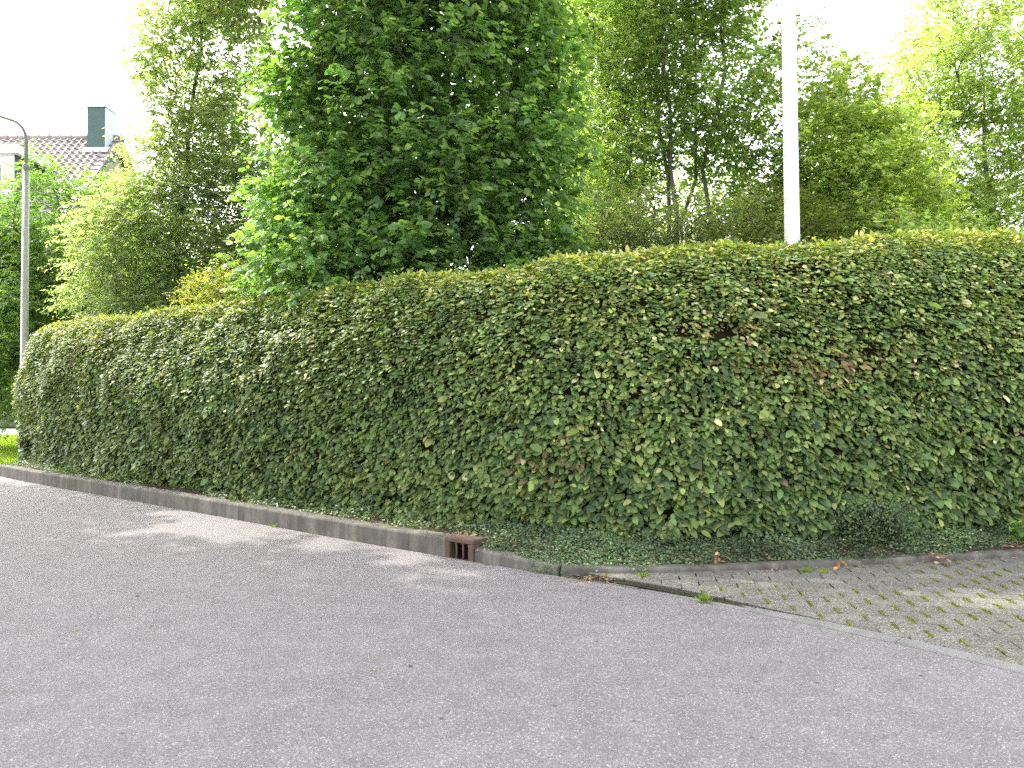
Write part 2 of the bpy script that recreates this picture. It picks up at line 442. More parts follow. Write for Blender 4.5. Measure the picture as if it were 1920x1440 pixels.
STRIP_W = 0.10
BL, BW = 0.30, 0.155
ang = RAD(-9); ux = np.array([math.cos(ang), math.sin(ang)]); uy = np.array([-ux[1], ux[0]])
org = np.array([1.5, 6.2])
mb = MB(); tints = []; dashes = []
for r in range(-42, 22):
    for c in range(-8, 36):
        a = c*BL + (BL/2 if r % 2 else 0) + random.uniform(-0.004, 0.004)
        ctr = org + ux*(a+BL/2) + uy*(r*BW+BW/2)
        if ctr[0] < 0.5 or ctr[0] > 12 or ctr[1] < -3: continue
        j = np.argmin(np.hypot(EDGE[:,0]-ctr[0], EDGE[:,1]-ctr[1]))
        dist = np.dot(ctr-EDGE[j], EDGE_N[j])
        if dist < STRIP_W-0.2: continue
        j2 = np.argmin(np.hypot(K2[:,0]-ctr[0], K2[:,1]-ctr[1]))
        if np.dot(ctr-K2[j2], K2_N[j2]) > 0.12: continue
        g1, g2 = random.uniform(0.003, 0.007), 0.0015
        pg = [org+ux*(a+g1)+uy*(r*BW+g2), org+ux*(a+BL-g1)+uy*(r*BW+g2), org+ux*(a+BL-g1)+uy*((r+1)*BW-g2), org+ux*(a+g1)+uy*((r+1)*BW-g2)]
        frac = np.clip((ctr[0]-1.2)/1.4, 0, 1)       # the step down to the edging fades out to the right
        pg = clip(pg, EDGE[j]+EDGE_N[j]*(STRIP_W+0.005+0.009*(1-frac)), EDGE_N[j])
        if len(pg) < 3: continue
        edge_rise = 0.017*(1-frac)
        z = 0.012 + edge_rise + random.uniform(-0.0012, 0.0012) + 0.008*math.sin(ctr[0]*1.7)*math.sin(ctr[1]*1.3)*0.3
        cen = sum(pg)/len(pg); nn = len(pg)
        V = [(q[0],q[1],-0.04) for q in pg] + [(q[0],q[1],z-0.004) for q in pg] + [tuple(cen+(q-cen)*(1-0.004/max(0.02,np.linalg.norm(q-cen))))+(z,) for q in pg]
        F = []
        for i in range(nn):
            i2 = (i+1) % nn
            F.append((i, i2, nn+i2, nn+i)); F.append((nn+i, nn+i2, 2*nn+i2, 2*nn+i))
        F.append(tuple(range(2*nn, 3*nn)))
        mb.add(V, F)
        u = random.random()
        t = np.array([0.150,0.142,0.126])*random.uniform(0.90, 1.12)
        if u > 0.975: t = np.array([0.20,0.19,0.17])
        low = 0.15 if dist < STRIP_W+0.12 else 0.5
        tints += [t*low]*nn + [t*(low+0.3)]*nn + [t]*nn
        if dist > STRIP_W+0.12:
            dashes.append((org+ux*a+uy*(r*BW), uy, z))
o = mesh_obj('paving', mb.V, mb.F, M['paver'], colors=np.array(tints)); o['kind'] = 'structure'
# bedding under the pavers: shows in the joints
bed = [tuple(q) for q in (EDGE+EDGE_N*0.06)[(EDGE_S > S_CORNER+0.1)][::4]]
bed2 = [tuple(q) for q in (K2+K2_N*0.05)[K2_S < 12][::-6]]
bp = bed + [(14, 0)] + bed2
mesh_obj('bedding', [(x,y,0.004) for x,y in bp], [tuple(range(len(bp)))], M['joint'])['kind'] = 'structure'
# flush edging stones between asphalt and pavers
mb = MB()
kerb_stones(mb, EDGE, EDGE_S, EDGE_N, S_CORNER+0.75, EDGE_S[-1]-0.2, lambda s: float(np.interp(s, [S_CORNER+0.75, S_CORNER+2.2], [-0.014, 0.011])), STRIP_W, 1.0, zbot=-0.1, rnd=0.006, gap=0.002)
mb.build('edging', M['strip'])['kind'] = 'structure'
# second flush course further along
mb = MB()
kerb_stones(mb, EDGE+EDGE_N*(-0.0), EDGE_S, EDGE_N, S_CORNER+0.30, S_CORNER+0.75, lambda s: -0.006, 0.09, 0.45, zbot=-0.1, rnd=0.006, gap=0.002)
mb.build('edging_start', M['kerb'])['kind'] = 'structure'

# moss in the head joints
P, D, Nn, L, W, C = [], [], [], [], [], []
for (q, d, z) in dashes:
    v = vnoise(np.array([[q[0], q[1], 0]]), 0.8, 3)[0]
    if v < 0.30: continue
    n = int(120*min(1.0, (v-0.25)*2.2))
    t = R.uniform(0.05, 0.95, n)*BW
    pts = np.stack([q[0]+d[0]*t, q[1]+d[1]*t, np.full(n, z-0.004)], 1) + R.normal(0, 0.0095, (n,3))*[1,1,0]
    P.append(pts); D.append(np.stack([R.normal(0,0.7,n), R.normal(0,0.7,n), np.full(n,0.8)],1)); Nn.append(R.normal(0,1,(n,3)))
    L.append(R.uniform(0.008,0.020,n)); W.append(R.uniform(0.006,0.011,n))
    C.append(pick_colors(n, [(0.17,0.20,0.035),(0.11,0.14,0.03),(0.22,0.23,0.05)], None, 0.2))
leaf_mesh('moss', np.vstack(P), np.vstack(D), np.vstack(Nn), np.concatenate(L), np.concatenate(W), np.vstack(C), T4, M['grass'])['kind'] = 'stuff'

# ------------------------------------------------------------------ storm drain set in the kerb
pd = at_s(EDGE, EDGE_S, S_DRAIN); nd = EDGE_N[np.argmin(abs(EDGE_S-S_DRAIN))]
drain = empty('storm_drain', (pd[0], pd[1], 0), 'rusty iron side inlet drain with two bars set into the kerb', 'drain', None, math.atan2(-nd[0], nd[1]))
w = DRAIN_W/2
mb = MB()
mb.box(-w, w, -0.022, 0.17, 0.152, 0.196)         # top slab
mb.box(-w, -w+0.065, -0.020, 0.10, -0.08, 0.1515) # cheeks
mb.box(w-0.065, w, -0.020, 0.10, -0.08, 0.1515)
mb.box(-w+0.0655, w-0.0655, -0.018, 0.08, -0.08, -0.012)
o = mb.build('frame', M['rust'], drain); bevel(o, 0.009, 3)
for x in (-0.042, 0.042):
    b = MB(); b.tube([(x,-0.004,-0.02),(x,0.004,0.05),(x,-0.002,0.153)], [0.010,0.009,0.010], 8)
    b.build('bar', M['rust'], drain, smooth=True)
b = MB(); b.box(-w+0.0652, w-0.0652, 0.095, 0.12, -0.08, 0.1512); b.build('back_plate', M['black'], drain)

# ------------------------------------------------------------------ hedge
HF = [(-10.54,16.22),(-9.0,14.88),(-7.9,13.88),(-6.0,12.32),(-3.6,10.45),(-1.6,8.95),(-0.3,8.10),(0.9,7.63),(2.2,7.58),(3.8,7.84),(6.0,8.32),(9.5,9.3),(14,10.6)]
HP, HS = catmull(HF, 0.05)
HN = normals2(HP)
HALF = 0.75
HLEN = HS[-1]
def hedge_point(s, th, inset=0.0):
    """s along the hedge, th 0 (front foot) .. pi (back foot)"""
    x = np.interp(s, HS, HP[:,0]); y = np.interp(s, HS, HP[:,1])
    nx = np.interp(s, HS, HN[:,0]); ny = np.interp(s, HS, HN[:,1])
    l = np.hypot(nx, ny); nx /= l; ny /= l
    q = np.clip(1-s/1.15, 0, 1)                    # rounded end on the far left
    ew = np.sqrt(np.maximum(1-q**2.2, 0.0)); eh = np.maximum(1-q**2.6, 0.0)**0.42
    H = np.interp(x, [-9.5,-6,-2,0.0,1.5,2.6,4.2,5.8,14], [2.95,2.95,2.92,2.96,3.05,3.16,3.29,3.35,3.43])
    cs, sn = np.cos(th), np.sin(th)
    lowx = np.clip(x/2.0, 0, 1)
    bulge = 0.16*np.exp(-((sn**0.7*1.0-0.55)/0.35)**2)
    a = np.sign(cs)*np.abs(cs)**0.50
    z = sn**0.60
    hw = (HALF-inset)*ew
    off = -a*(hw*(1-0.0*z)) - np.where(a > 0, bulge*ew, 0)
    px = x+nx*(HALF+off); py = y+ny*(HALF+off)
    pz = 0.10+z*(H-inset-0.10)*eh
    return np.stack([px, py, pz], 1)

ns, nth = 460, 90
sg = np.concatenate([np.linspace(0, 1.2, 60)[:-1]**1.0, np.linspace(1.2, HLEN, ns-59)])
tg = np.linspace(0.0, math.pi, nth)
S2, T2 = np.meshgrid(sg, tg, indexing='ij')
G = hedge_point(S2.ravel(), T2.ravel()).reshape(ns, nth, 3)
e1 = G[1:,:-1]-G[:-1,:-1]; e2 = G[:-1,1:]-G[:-1,:-1]
cr = np.cross(e1, e2); area = np.linalg.norm(cr, axis=2); nor = cr/np.maximum(area[...,None], 1e-9)
cen = 0.25*(G[1:,:-1]+G[:-1,:-1]+G[1:,1:]+G[:-1,1:])
axis = np.stack([np.interp(S2[:-1,:-1], HS, HP[:,0]+HN[:,0]*HALF), np.interp(S2[:-1,:-1], HS, HP[:,1]+HN[:,1]*HALF), np.full(S2[:-1,:-1].shape, 1.2)], 2)
sgn = np.sign(np.sum(nor*(cen-axis), axis=2))[...,None]
nor = nor*np.where(sgn == 0, 1, sgn)
tmid = T2[:-1,:-1]
dens = np.where(tmid < 1.75, 1.0+0.6*np.clip((tmid-0.35)/0.5, 0, 1), 0.30)
wgt = area*dens
tot_front = wgt.sum()
def hedge_sample(n):
    c = R.choice(wgt.size, n, p=(wgt/wgt.sum()).ravel())
    i, j = np.unravel_index(c, wgt.shape)
    u, v = R.random(n)[:,None], R.random(n)[:,None]
    p = (G[i,j]*(1-u)+G[i+1,j]*u)*(1-v)+(G[i,j+1]*(1-u)+G[i+1,j+1]*u)*v
    return p, nor[i,j], tmid[i,j]

hedge = empty('hedge', (0, 9.0, 0.1), 'long tall clipped hornbeam hedge with rounded top, along the kerb', 'hedge')
def build_hedge():
    n = int(1800*tot_front)
    p, nn, th = hedge_sample(n)
    # bare patches and hollows
    lump = vnoise(p, 0.55, 5)*0.6+vnoise(p, 0.22, 6)*0.4
    hole = vnoise(p*np.array([1,1,1.5]), 0.30, 9)
    bare = np.exp(-(((p[:,0]-3.05)/0.75)**2+((p[:,2]-1.83)/0.16)**2)) + 0.7*np.exp(-(((p[:,0]-2.15)/0.35)**2+((p[:,2]-2.2)/0.10)**2)) \
         + 0.8*np.exp(-(((p[:,0]-0.42)/0.28)**2+((p[:,2]-0.86)/0.13)**2))
    keep = R.random(n) > np.clip((hole-0.70)*6, 0, 0.9)*np.interp(p[:,2], [0.4,1.6], [0.95,0.6]) + 0.75*bare*(vnoise(p, 0.10, 12) > 0.56)
    # ragged foot: foliage starts a little above the soil, higher on the right
    foot = 0.14+0.05*np.clip((p[:,0]+0.5)/1.5, 0, 1)+0.16*(vnoise(p*[1,1,0], 0.35, 21)-0.5)
    keep &= (p[:,2] > foot) | (R.random(n) < 0.10)
    p, nn, th, lump, bare = p[keep], nn[keep], th[keep], lump[keep], bare[keep]
    n = len(p)
    depth = R.beta(1.3, 2.2, n)*np.interp(p[:,2], [1.0,2.6], [0.16,0.10])
    stick = (R.random(n) < 0.02)*R.uniform(0.02, 0.10, n)
    p = p + nn*((lump-0.5)*0.20 + (vnoise(p, 1.3, 7)-0.5)*0.16 - depth + stick)[:,None]
    up = np.array([0,0,1.0])
    tan = nrm(np.cross(nn, up)+1e-6)
    Nf = nrm(nn*0.62+up*0.72+R.normal(0,0.36,(n,3)))
    Df = nrm(nn*0.6-up*R.uniform(0.1,0.7,n)[:,None]+tan*R.normal(0,0.75,n)[:,None])
    size = np.interp(p[:,2], [0.2,1.2,2.4,3.2], [0.079,0.063,0.051,0.044])*np.exp(R.normal(0,0.27,n))
    size *= np.interp(p[:,0], [-9,-3,1], [0.92,0.92,1.04])
    # colours
    PAL = np.array([(0.062,0.108,0.046),(0.124,0.188,0.058),(0.180,0.245,0.072),(0.265,0.300,0.095),(0.44,0.42,0.22),(0.22,0.14,0.075)])
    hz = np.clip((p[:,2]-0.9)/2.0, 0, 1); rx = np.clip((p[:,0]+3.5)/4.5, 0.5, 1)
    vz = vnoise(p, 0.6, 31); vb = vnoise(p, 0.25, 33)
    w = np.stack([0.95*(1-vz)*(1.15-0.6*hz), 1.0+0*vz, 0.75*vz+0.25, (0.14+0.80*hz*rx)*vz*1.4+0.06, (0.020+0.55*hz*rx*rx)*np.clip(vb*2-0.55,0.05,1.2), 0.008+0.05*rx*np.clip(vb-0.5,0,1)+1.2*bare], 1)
    # paler leaves on upward faces, painting in the sunlit top
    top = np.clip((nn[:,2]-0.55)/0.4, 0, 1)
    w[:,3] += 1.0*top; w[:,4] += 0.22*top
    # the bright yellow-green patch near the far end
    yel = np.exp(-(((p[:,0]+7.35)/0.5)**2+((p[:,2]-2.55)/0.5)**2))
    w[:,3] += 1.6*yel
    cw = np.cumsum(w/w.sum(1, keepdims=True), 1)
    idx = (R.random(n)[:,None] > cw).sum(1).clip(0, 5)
    C = pick_colors(n, PAL, idx=idx, jitter=0.20)*np.interp(p[:,0], [-6,-1,1.5,6], [1.05,1.02,1.24,1.30])[:,None]*np.interp(p[:,2], [0.1,0.9,2.2,3.0], [0.82,0.92,1.05,1.2])[:,None]  # tone rises with height, sunlit top put into leaf colour; also paler rightward
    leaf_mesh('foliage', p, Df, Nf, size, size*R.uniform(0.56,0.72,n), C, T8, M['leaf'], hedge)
    # dead brown leaves and twigs inside the bare patches
build_hedge()

# dark inside of the hedge
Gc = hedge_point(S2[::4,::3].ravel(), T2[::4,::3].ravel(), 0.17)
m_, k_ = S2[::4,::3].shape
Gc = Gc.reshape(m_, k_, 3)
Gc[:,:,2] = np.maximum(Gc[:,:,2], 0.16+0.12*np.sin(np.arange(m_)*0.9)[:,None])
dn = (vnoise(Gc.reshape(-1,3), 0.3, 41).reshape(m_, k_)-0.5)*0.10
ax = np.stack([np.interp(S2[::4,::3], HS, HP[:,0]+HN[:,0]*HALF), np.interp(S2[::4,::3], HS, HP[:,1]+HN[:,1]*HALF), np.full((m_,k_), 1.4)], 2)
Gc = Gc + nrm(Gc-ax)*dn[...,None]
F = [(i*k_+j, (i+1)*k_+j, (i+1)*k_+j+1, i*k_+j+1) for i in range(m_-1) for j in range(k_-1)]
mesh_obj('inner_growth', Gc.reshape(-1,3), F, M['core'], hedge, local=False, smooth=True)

# stems at the foot and twigs showing through
mb = MB()
s = 0.5
while s < HLEN-3:
    x, y = at_s(HP, HS, s); n_ = HN[np.argmin(abs(HS-s))]
    for _ in range(2):
        d = random.uniform(0.10, 0.9)
        bx, by = x+n_[0]*d, y+n_[1]*d
        mb.tube([(bx,by,0.05),(bx+random.uniform(-.05,.05),by+random.uniform(-.05,.05),0.5),(bx+random.uniform(-.1,.1),by+random.uniform(-.1,.1),1.2)], [0.022,0.018,0.012], 6)
    s += random.uniform(0.25, 0.45)
# twigs
for _ in range(1500):
    p, nn, th = hedge_sample(1)
    if random.random() < 0.25:
        p = np.array([[random.gauss(3.0,0.7), 0, random.gauss(1.85,0.14)]]); sx = p[0,0]
        j = np.argmin(abs(HP[:,0]-sx)); p[0,1] = HP[j,1]+0.02; nn = np.array([[-HN[j,0],-HN[j,1],0]])
    p0 = p[0]-nn[0]*random.uniform(0.05,0.16); d = nrm(np.array([random.gauss(0,1),random.gauss(0,0.3),random.gauss(0.1,0.6)])+nn[0]*0.4)
    l = random.uniform(0.08, 0.28)
    mid = p0+d*l*0.5+np.array([random.gauss(0,.012) for _ in range(3)])
    mb.tube([p0, mid, p0+d*l], [0.0035,0.003,0.0018], 4, cap=False)
# one long grey shoot standing in the front of the hedge
mb.tube([(4.02,7.86,0.05),(4.0,7.82,0.4),(4.03,7.78,0.75)], [0.008,0.007,0.004], 5)
mb.build('branches', M['bark'], hedge, local=False)
hb = [o for o in hedge.children if o.name.startswith('branches')][0]
hb.data.transform(Matrix.Translation(-Vector(hedge.location))) if False else None

# ------------------------------------------------------------------ ground cover under the hedge
def bank_points(n, x0, x1, d0, d1):
    m = np.where((bankP[:,0] > x0) & (bankP[:,0] < x1))[0]
    i = R.choice(m, n); d = R.uniform(d0, d1, n)
    q = bankP[i]+bankN[i]*d[:,None]+R.normal(0,0.02,(n,2))
    z = (bankH[i]-0.015)+(0.16-bankH[i])*np.minimum(1, d/1.0)
    return np.stack([q[:,0], q[:,1], z], 1), d
PAL_IVY = [(0.060,0.102,0.052),(0.092,0.140,0.068),(0.128,0.182,0.090),(0.16,0.215,0.078)]
def cover():
    Ps, Ls, Cs, Ups = [], [], [], []
    # creeping carpet between kerb and hedge, thickest on the right
    p, d = bank_points(62000, -0.75, 9.0, 0.02, 1.15)
    hgt = np.clip(vnoise(p*[1,1,0], 0.35, 51), 0, 1)
    edge = 0.14*(vnoise(p*[1,1,0], 0.22, 52)-0.45)
    okk = d > 0.05+edge
    dens = np.clip(1.5-np.abs(p[:,0]-2.2)*0.10, 0.2, 1)
    thin = (vnoise(p*[1,1,0], 0.28, 54) > 0.80) | ((p[:,0] > 4.3) & (d < 0.22))
    okk &= (R.random(len(p)) < dens) & ~(thin & (R.random(len(p)) < 0.8))
    p = p[okk]; hgt = hgt[okk]; d = d[okk]
    p[:,2] += R.random(len(p))*(0.03+0.07*hgt)*np.clip(d/0.25, 0.3, 1.3)
    va = np.exp(1.5*(vnoise(p*[1,1,0], 0.45, 57)-0.45))[:,None]
    Ps.append(p); Ls.append(R.uniform(0.016, 0.034, len(p))); Cs.append(pick_colors(len(p), PAL_IVY, [0.3,0.4,0.2,0.1], 0.25)*va)
    # spill over the kerb right of the drain
    p, d = bank_points(3500, -0.35, 0.45, -0.02, 0.25)
    drop = np.clip((0.09-d)/0.1, 0, 1)
    p[:,2] = np.maximum(0.015, p[:,2]+0.03*R.random(len(p)) - drop*R.random(len(p))*0.10)
    k_ = vnoise(p*[1,1,0], 0.2, 58) > 0.42
    p = p[k_]
    Ps.append(p); Ls.append(R.uniform(0.014, 0.028, len(p))); Cs.append(pick_colors(len(p), PAL_IVY, [0.2,0.4,0.3,0.1], 0.22))
    # weeds on the left behind the kerb
    p, d = bank_points(9000, -10.0, -0.6, 0.12, 0.62)
    k_ = vnoise(p*[1,1,0], 0.45, 55)+0.25*np.clip((-p[:,0]-5)/3,0,1) > 0.42
    p = p[k_]; d = d[k_]
    p[:,2] += R.random(len(p))**1.5*(0.06+0.20*np.clip(d-0.15,0,0.5))
    light = np.clip(vnoise(p*[1,1,0], 0.8, 56)*1.6-0.4, 0, 1)[:,None]
    Ps.append(p); Ls.append(R.uniform(0.02, 0.05, len(p)))
    Cs.append(pick_colors(len(p), PAL_IVY, [0.3,0.4,0.2,0.1], 0.22)*(1-light)+pick_colors(len(p), [(0.10,0.17,0.035),(0.14,0.21,0.04)], None, 0.2)*light)
    P = np.vstack(Ps); L = np.concatenate(Ls); C = np.vstack(Cs); n = len(P)
    Nn = nrm(np.array([0,-0.25,1.0])+R.normal(0,0.45,(n,3))); D = R.normal(0,1,(n,3))*[1,1,0.35]
    leaf_mesh('ground_cover', P, D, Nn, L, L*R.uniform(0.6,0.85,n), C, T4, M['leaf_low'])['kind'] = 'stuff'
cover()

def small_shrub(name, label, cat, loc, rad, n, leaf, pal, mat, weights=None, twigs=26, stem_mat='bark', group=None):
    """a low shrub of thin twigs carrying small leaves"""
    t = empty(name, loc, label, cat, group)
    mb = MB(); P, D = [], []
    for _ in range(twigs):
        a = random.uniform(0, 2*math.pi); e = random.uniform(0.15, 1.0); rr = random.random()**0.4
        tip = np.array([math.cos(a)*rad[0]*rr, math.sin(a)*rad[1]*rr, rad[2]*e*math.sqrt(max(0.05,1-rr*rr*0.8))])
        b0 = np.array([tip[0]*0.2, tip[1]*0.2, 0.0]); mid = (b0+tip)*0.5+np.array([random.gauss(0,.1*rad[0]),random.gauss(0,.1*rad[1]),0.12*rad[2]])
        mb.tube([b0, mid, tip], [0.012*rad[2]/0.6, 0.008*rad[2]/0.6, 0.003], 5, cap=False)
        m = max(1, n//twigs)
        tt = R.random(m)**0.6
        pts = (1-tt)[:,None]**2*b0+2*((1-tt)*tt)[:,None]*mid+(tt**2)[:,None]*tip
        P.append(pts+R.normal(0,1,(m,3))*np.array(rad)*0.13); D.append(nrm(tip-b0)*0.5+R.normal(0,0.7,(m,3)))
    mb.build('twigs', M[stem_mat], t)
    P = np.vstack(P); P[:,2] = np.abs(P[:,2]); D = np.vstack(D); n = len(P); L = R.uniform(0.7,1.3,n)*leaf
    P = P+np.array(loc)
    leaf_mesh('crown', P, D, nrm(np.array([0,-0.3,1.0])+R.normal(0,0.5,(n,3))), L, L*R.uniform(0.5,0.75,n), pick_colors(n, pal, weights, 0.22), T4, mat, t)
    return t
small_shrub('low_shrub', 'small dense dark shrub of tiny leaves at the hedge foot above the paved bay', 'shrub', (3.62,7.58,0.09), (0.46,0.22,0.52), 7000, 0.027, PAL_IVY, M['leaf_low'], None, 60, 'core')
small_shrub('seedling', 'bright green broad leaved seedling on the soil at the right end of the kerb', 'plant', (5.08,7.72,0.10), (0.16,0.14,0.24), 60, 0.075, [(0.12,0.26,0.03),(0.15,0.30,0.04)], M['leaf_low'], None, 8)
small_shrub('seedling', 'yellow green weed at the hedge foot, right of the drain', 'plant', (1.02,7.42,0.09), (0.26,0.12,0.17), 150, 0.04, [(0.12,0.20,0.03),(0.17,0.24,0.04)], M['leaf_low'], None, 10)
small_shrub('seedling', 'pale green weed hanging over the kerb left of centre', 'plant', (-3.45,9.92,0.10), (0.16,0.14,0.24), 90, 0.055, [(0.13,0.21,0.05),(0.17,0.25,0.06)], M['leaf_low'], None, 9)

# grass tufts in the gutter
def tuft(loc, n, h, label, spread=0.03, pal=((0.13,0.22,0.03),(0.18,0.27,0.05),(0.22,0.24,0.07))):
    P = np.array(loc)+np.clip(R.normal(0,0.8,(n,3)),-1.3,1.3)*spread*[1,0.8,0]
    D = np.stack([R.normal(0,0.8,n), R.normal(0,0.8,n), R.uniform(0.4,1.2,n)],1)
    t = leaf_mesh('grass_tuft', P, D, R.normal(0,1,(n,3))+[0,0,1], R.uniform(0.5,1.2,n)*h, np.full(n,0.006), pick_colors(n, pal, None, 0.2), TG, M['grass'])
    me = t.data; me.transform(Matrix.Translation(-Vector(loc))); t.location = loc
    return tag(t, label, 'grass tuft', 'grass tufts in the gutter and joints')
tuft((1.43,5.80,0.012), 110, 0.07, 'fresh green grass tuft on the dark joint between asphalt and paved bay', 0.035)
tuft((1.10,6.52,0.02), 80, 0.06, 'grass tuft in the gutter where the kerb leaves the road', 0.04)
tuft((2.56,6.74,0.02), 90, 0.05, 'grass tuft at the kerb foot just left of the orange leaf', 0.03)
tuft((2.70,6.72,0.02), 70, 0.035, 'low mossy tuft touching the orange leaf', 0.035, ((0.20,0.26,0.03),(0.26,0.30,0.05)))
tuft((-2.78,9.08,0.005), 40, 0.05, 'tiny tuft at the foot of the road kerb left of centre', 0.03)

# dry leaves and sprigs
DRY = [(0.30,0.17,0.08),(0.42,0.28,0.15),(0.22,0.12,0.06),(0.50,0.38,0.22)]
def sprig(loc, n, size, label, pal=DRY, twig=True, spread=0.06, h=0.04):
    t = empty('dry_sprig', loc, label, 'dry leaves', 'dry leaves along the kerb')
    if twig:
        b = MB()
        for _ in range(4):
            a = random.uniform(0, 6.28); l = spread*random.uniform(0.8, 1.7)
            b.tube([(0,0,0.008),(math.cos(a)*l*0.5,math.sin(a)*l*0.5,0.02+random.random()*h*0.5),(math.cos(a)*l,math.sin(a)*l,0.008+random.random()*h)], [0.003,0.0025,0.0015], 5)
        b.build('twigs', M['twig'], t)
    P = np.array(loc)+np.stack([R.normal(0,spread*0.7,n), R.normal(0,spread*0.5,n), R.uniform(0.004,h,n)],1)
    leaf_mesh('dead_leaves', P, R.normal(0,1,(n,3))*[1,1,0.4], R.normal(0,0.6,(n,3))+[0,0,1], R.uniform(0.7,1.3,n)*size, R.uniform(0.4,0.65,n)*size, pick_colors(n, pal, None, 0.25), T8, M['dry'], t)
sprig((2.86,6.86,0.014), 6, 0.06, 'bright orange fallen leaf lying against the kerb of the paved bay', [(0.55,0.20,0.05),(0.50,0.24,0.08)], False, 0.05, 0.03)
sprig((3.88,7.06,0.02), 26, 0.05, 'clump of pinkish brown dead leaves leaning on the kerb', [(0.30,0.18,0.12),(0.40,0.27,0.18),(0.24,0.14,0.09)], True, 0.09, 0.09)
sprig((1.80,6.80,0.06), 9, 0.06, 'brown dead leaves on a long stalk hanging over the kerb in the ivy', [(0.36,0.20,0.10),(0.45,0.30,0.18)], True, 0.045, 0.13)
sprig((4.9,7.5,0.075), 14, 0.06, 'reddish brown dead sprig on top of the kerb by the bright seedling', [(0.25,0.12,0.08),(0.32,0.18,0.11)], True, 0.16, 0.05)
sprig((-0.68,7.62,0.14), 6, 0.045, 'pinkish dead leaf on the kerb top left of the drain', [(0.40,0.24,0.17),(0.46,0.30,0.22)], False, 0.03, 0.03)
sprig((-0.42,7.52,0.165), 8, 0.045, 'straw coloured dead sprig lying on the drain', [(0.36,0.26,0.12),(0.44,0.34,0.18)], True, 0.07, 0.05)
sprig((-0.28,7.20,0.015), 5, 0.04, 'dry stalk hooked on the right cheek of the drain', [(0.36,0.26,0.15)], True, 0.04, 0.11)

def litter():
    Ps = []
    j = np.where((K2[:,0] > 0.6) & (K2[:,0] < 8))[0]; i = R.choice(j, 420); d = -np.abs(R.normal(0,0.06,420))-0.01
    q = K2[i]+K2_N[i]*d[:,None]; Ps.append(np.stack([q[:,0], q[:,1], np.full(len(q), 0.02)],1))
    p, d = bank_points(1300, -2, 8.5, 0.02, 0.5); p = p[vnoise(p*[1,1,0], 0.3, 61) > 0.45]; p[:,2] += 0.02+0.06*R.random(len(p)); Ps.append(p)
    p, d = bank_points(260, -9.8, -2, 0.10, 0.4); p[:,2] += 0.02; Ps.append(p)
    i = R.choice(np.where(EDGE_S < S_CORNER+0.6)[0], 900); d = -np.abs(R.normal(0,0.05,900))-0.004
    q = EDGE[i]+EDGE_N[i]*d[:,None]; grit = np.stack([q[:,0], q[:,1], np.full(len(q), 0.004)],1)
    n = 70; Ps.append(np.stack([R.uniform(-7,3,n), R.uniform(2.2,8,n), np.full(n,0.004)],1)); Ps[-1] = Ps[-1][[np.dot(w_[:2]-EDGE[np.argmin(np.hypot(*(EDGE-w_[:2]).T))], EDGE_N[np.argmin(np.hypot(*(EDGE-w_[:2]).T))]) < -0.1 for w_ in Ps[-1]]]
    n = 130; Ps.append(np.stack([R.normal(0.72,0.13,n), 6.47+R.normal(0,0.05,n), R.uniform(0.012,0.03,n)],1))
    n = 60; Ps.append(np.stack([R.normal(1.05,0.3,n), 6.85+R.normal(0,0.08,n), R.uniform(0.08,0.12,n)],1))
    g = len(grit)
    leaf_mesh('grit', grit, R.normal(0,1,(g,3))*[1,1,0.2], R.normal(0,0.35,(g,3))+[0,0,1], R.uniform(0.006,0.018,g), R.uniform(0.004,0.010,g), pick_colors(g, [(0.20,0.19,0.165),(0.26,0.25,0.22),(0.12,0.105,0.085)], None, 0.25), T4, M['dry'])['kind'] = 'stuff'
    P = np.vstack(Ps); n = len(P); L = R.uniform(0.012,0.05,n)
    leaf_mesh('leaf_litter', P, R.normal(0,1,(n,3))*[1,1,0.2], R.normal(0,0.35,(n,3))+[0,0,1], L, L*R.uniform(0.15,0.6,n), pick_colors(n, [(0.20,0.13,0.07),(0.32,0.23,0.13),(0.45,0.37,0.25),(0.12,0.08,0.05)], None, 0.25), T4, M['dry'])['kind'] = 'stuff'
litter()

# ------------------------------------------------------------------ sunlit lawn blades on the left
n = 42000
yy = 15.2+R.random(n)**1.6*15; xx = -0.645*yy-1.4+R.random(n)*(2.4)
okk = (np.array([np.min(np.hypot(HP[:,0]-a, HP[:,1]-b)) for a, b in zip(xx[::1], yy[::1])]) > 0.25) if False else np.ones(n, bool)
zz = np.full(n, 0.10)
P = np.stack([xx, yy, zz], 1); n = len(P)
D = np.stack([R.normal(0,0.5,n), R.normal(0,0.5,n), np.full(n,1.0)],1)
edge_y = np.interp(P[:,0], [-40,-10.75], [43,15.8])
P = P[(P[:,1] > edge_y+0.25) & ~(P[:,1] > 27.3)]; n = len(P); D = D[:n]
leaf_mesh('grass', P, D, R.normal(0,1,(n,3)), R.uniform(0.05,0.13,n), np.full(n,0.012), pick_colors(n, [(0.10,0.20,0.02),(0.15,0.26,0.03),(0.20,0.28,0.05)], None, 0.25), TG, M['grass'])['kind'] = 'stuff'

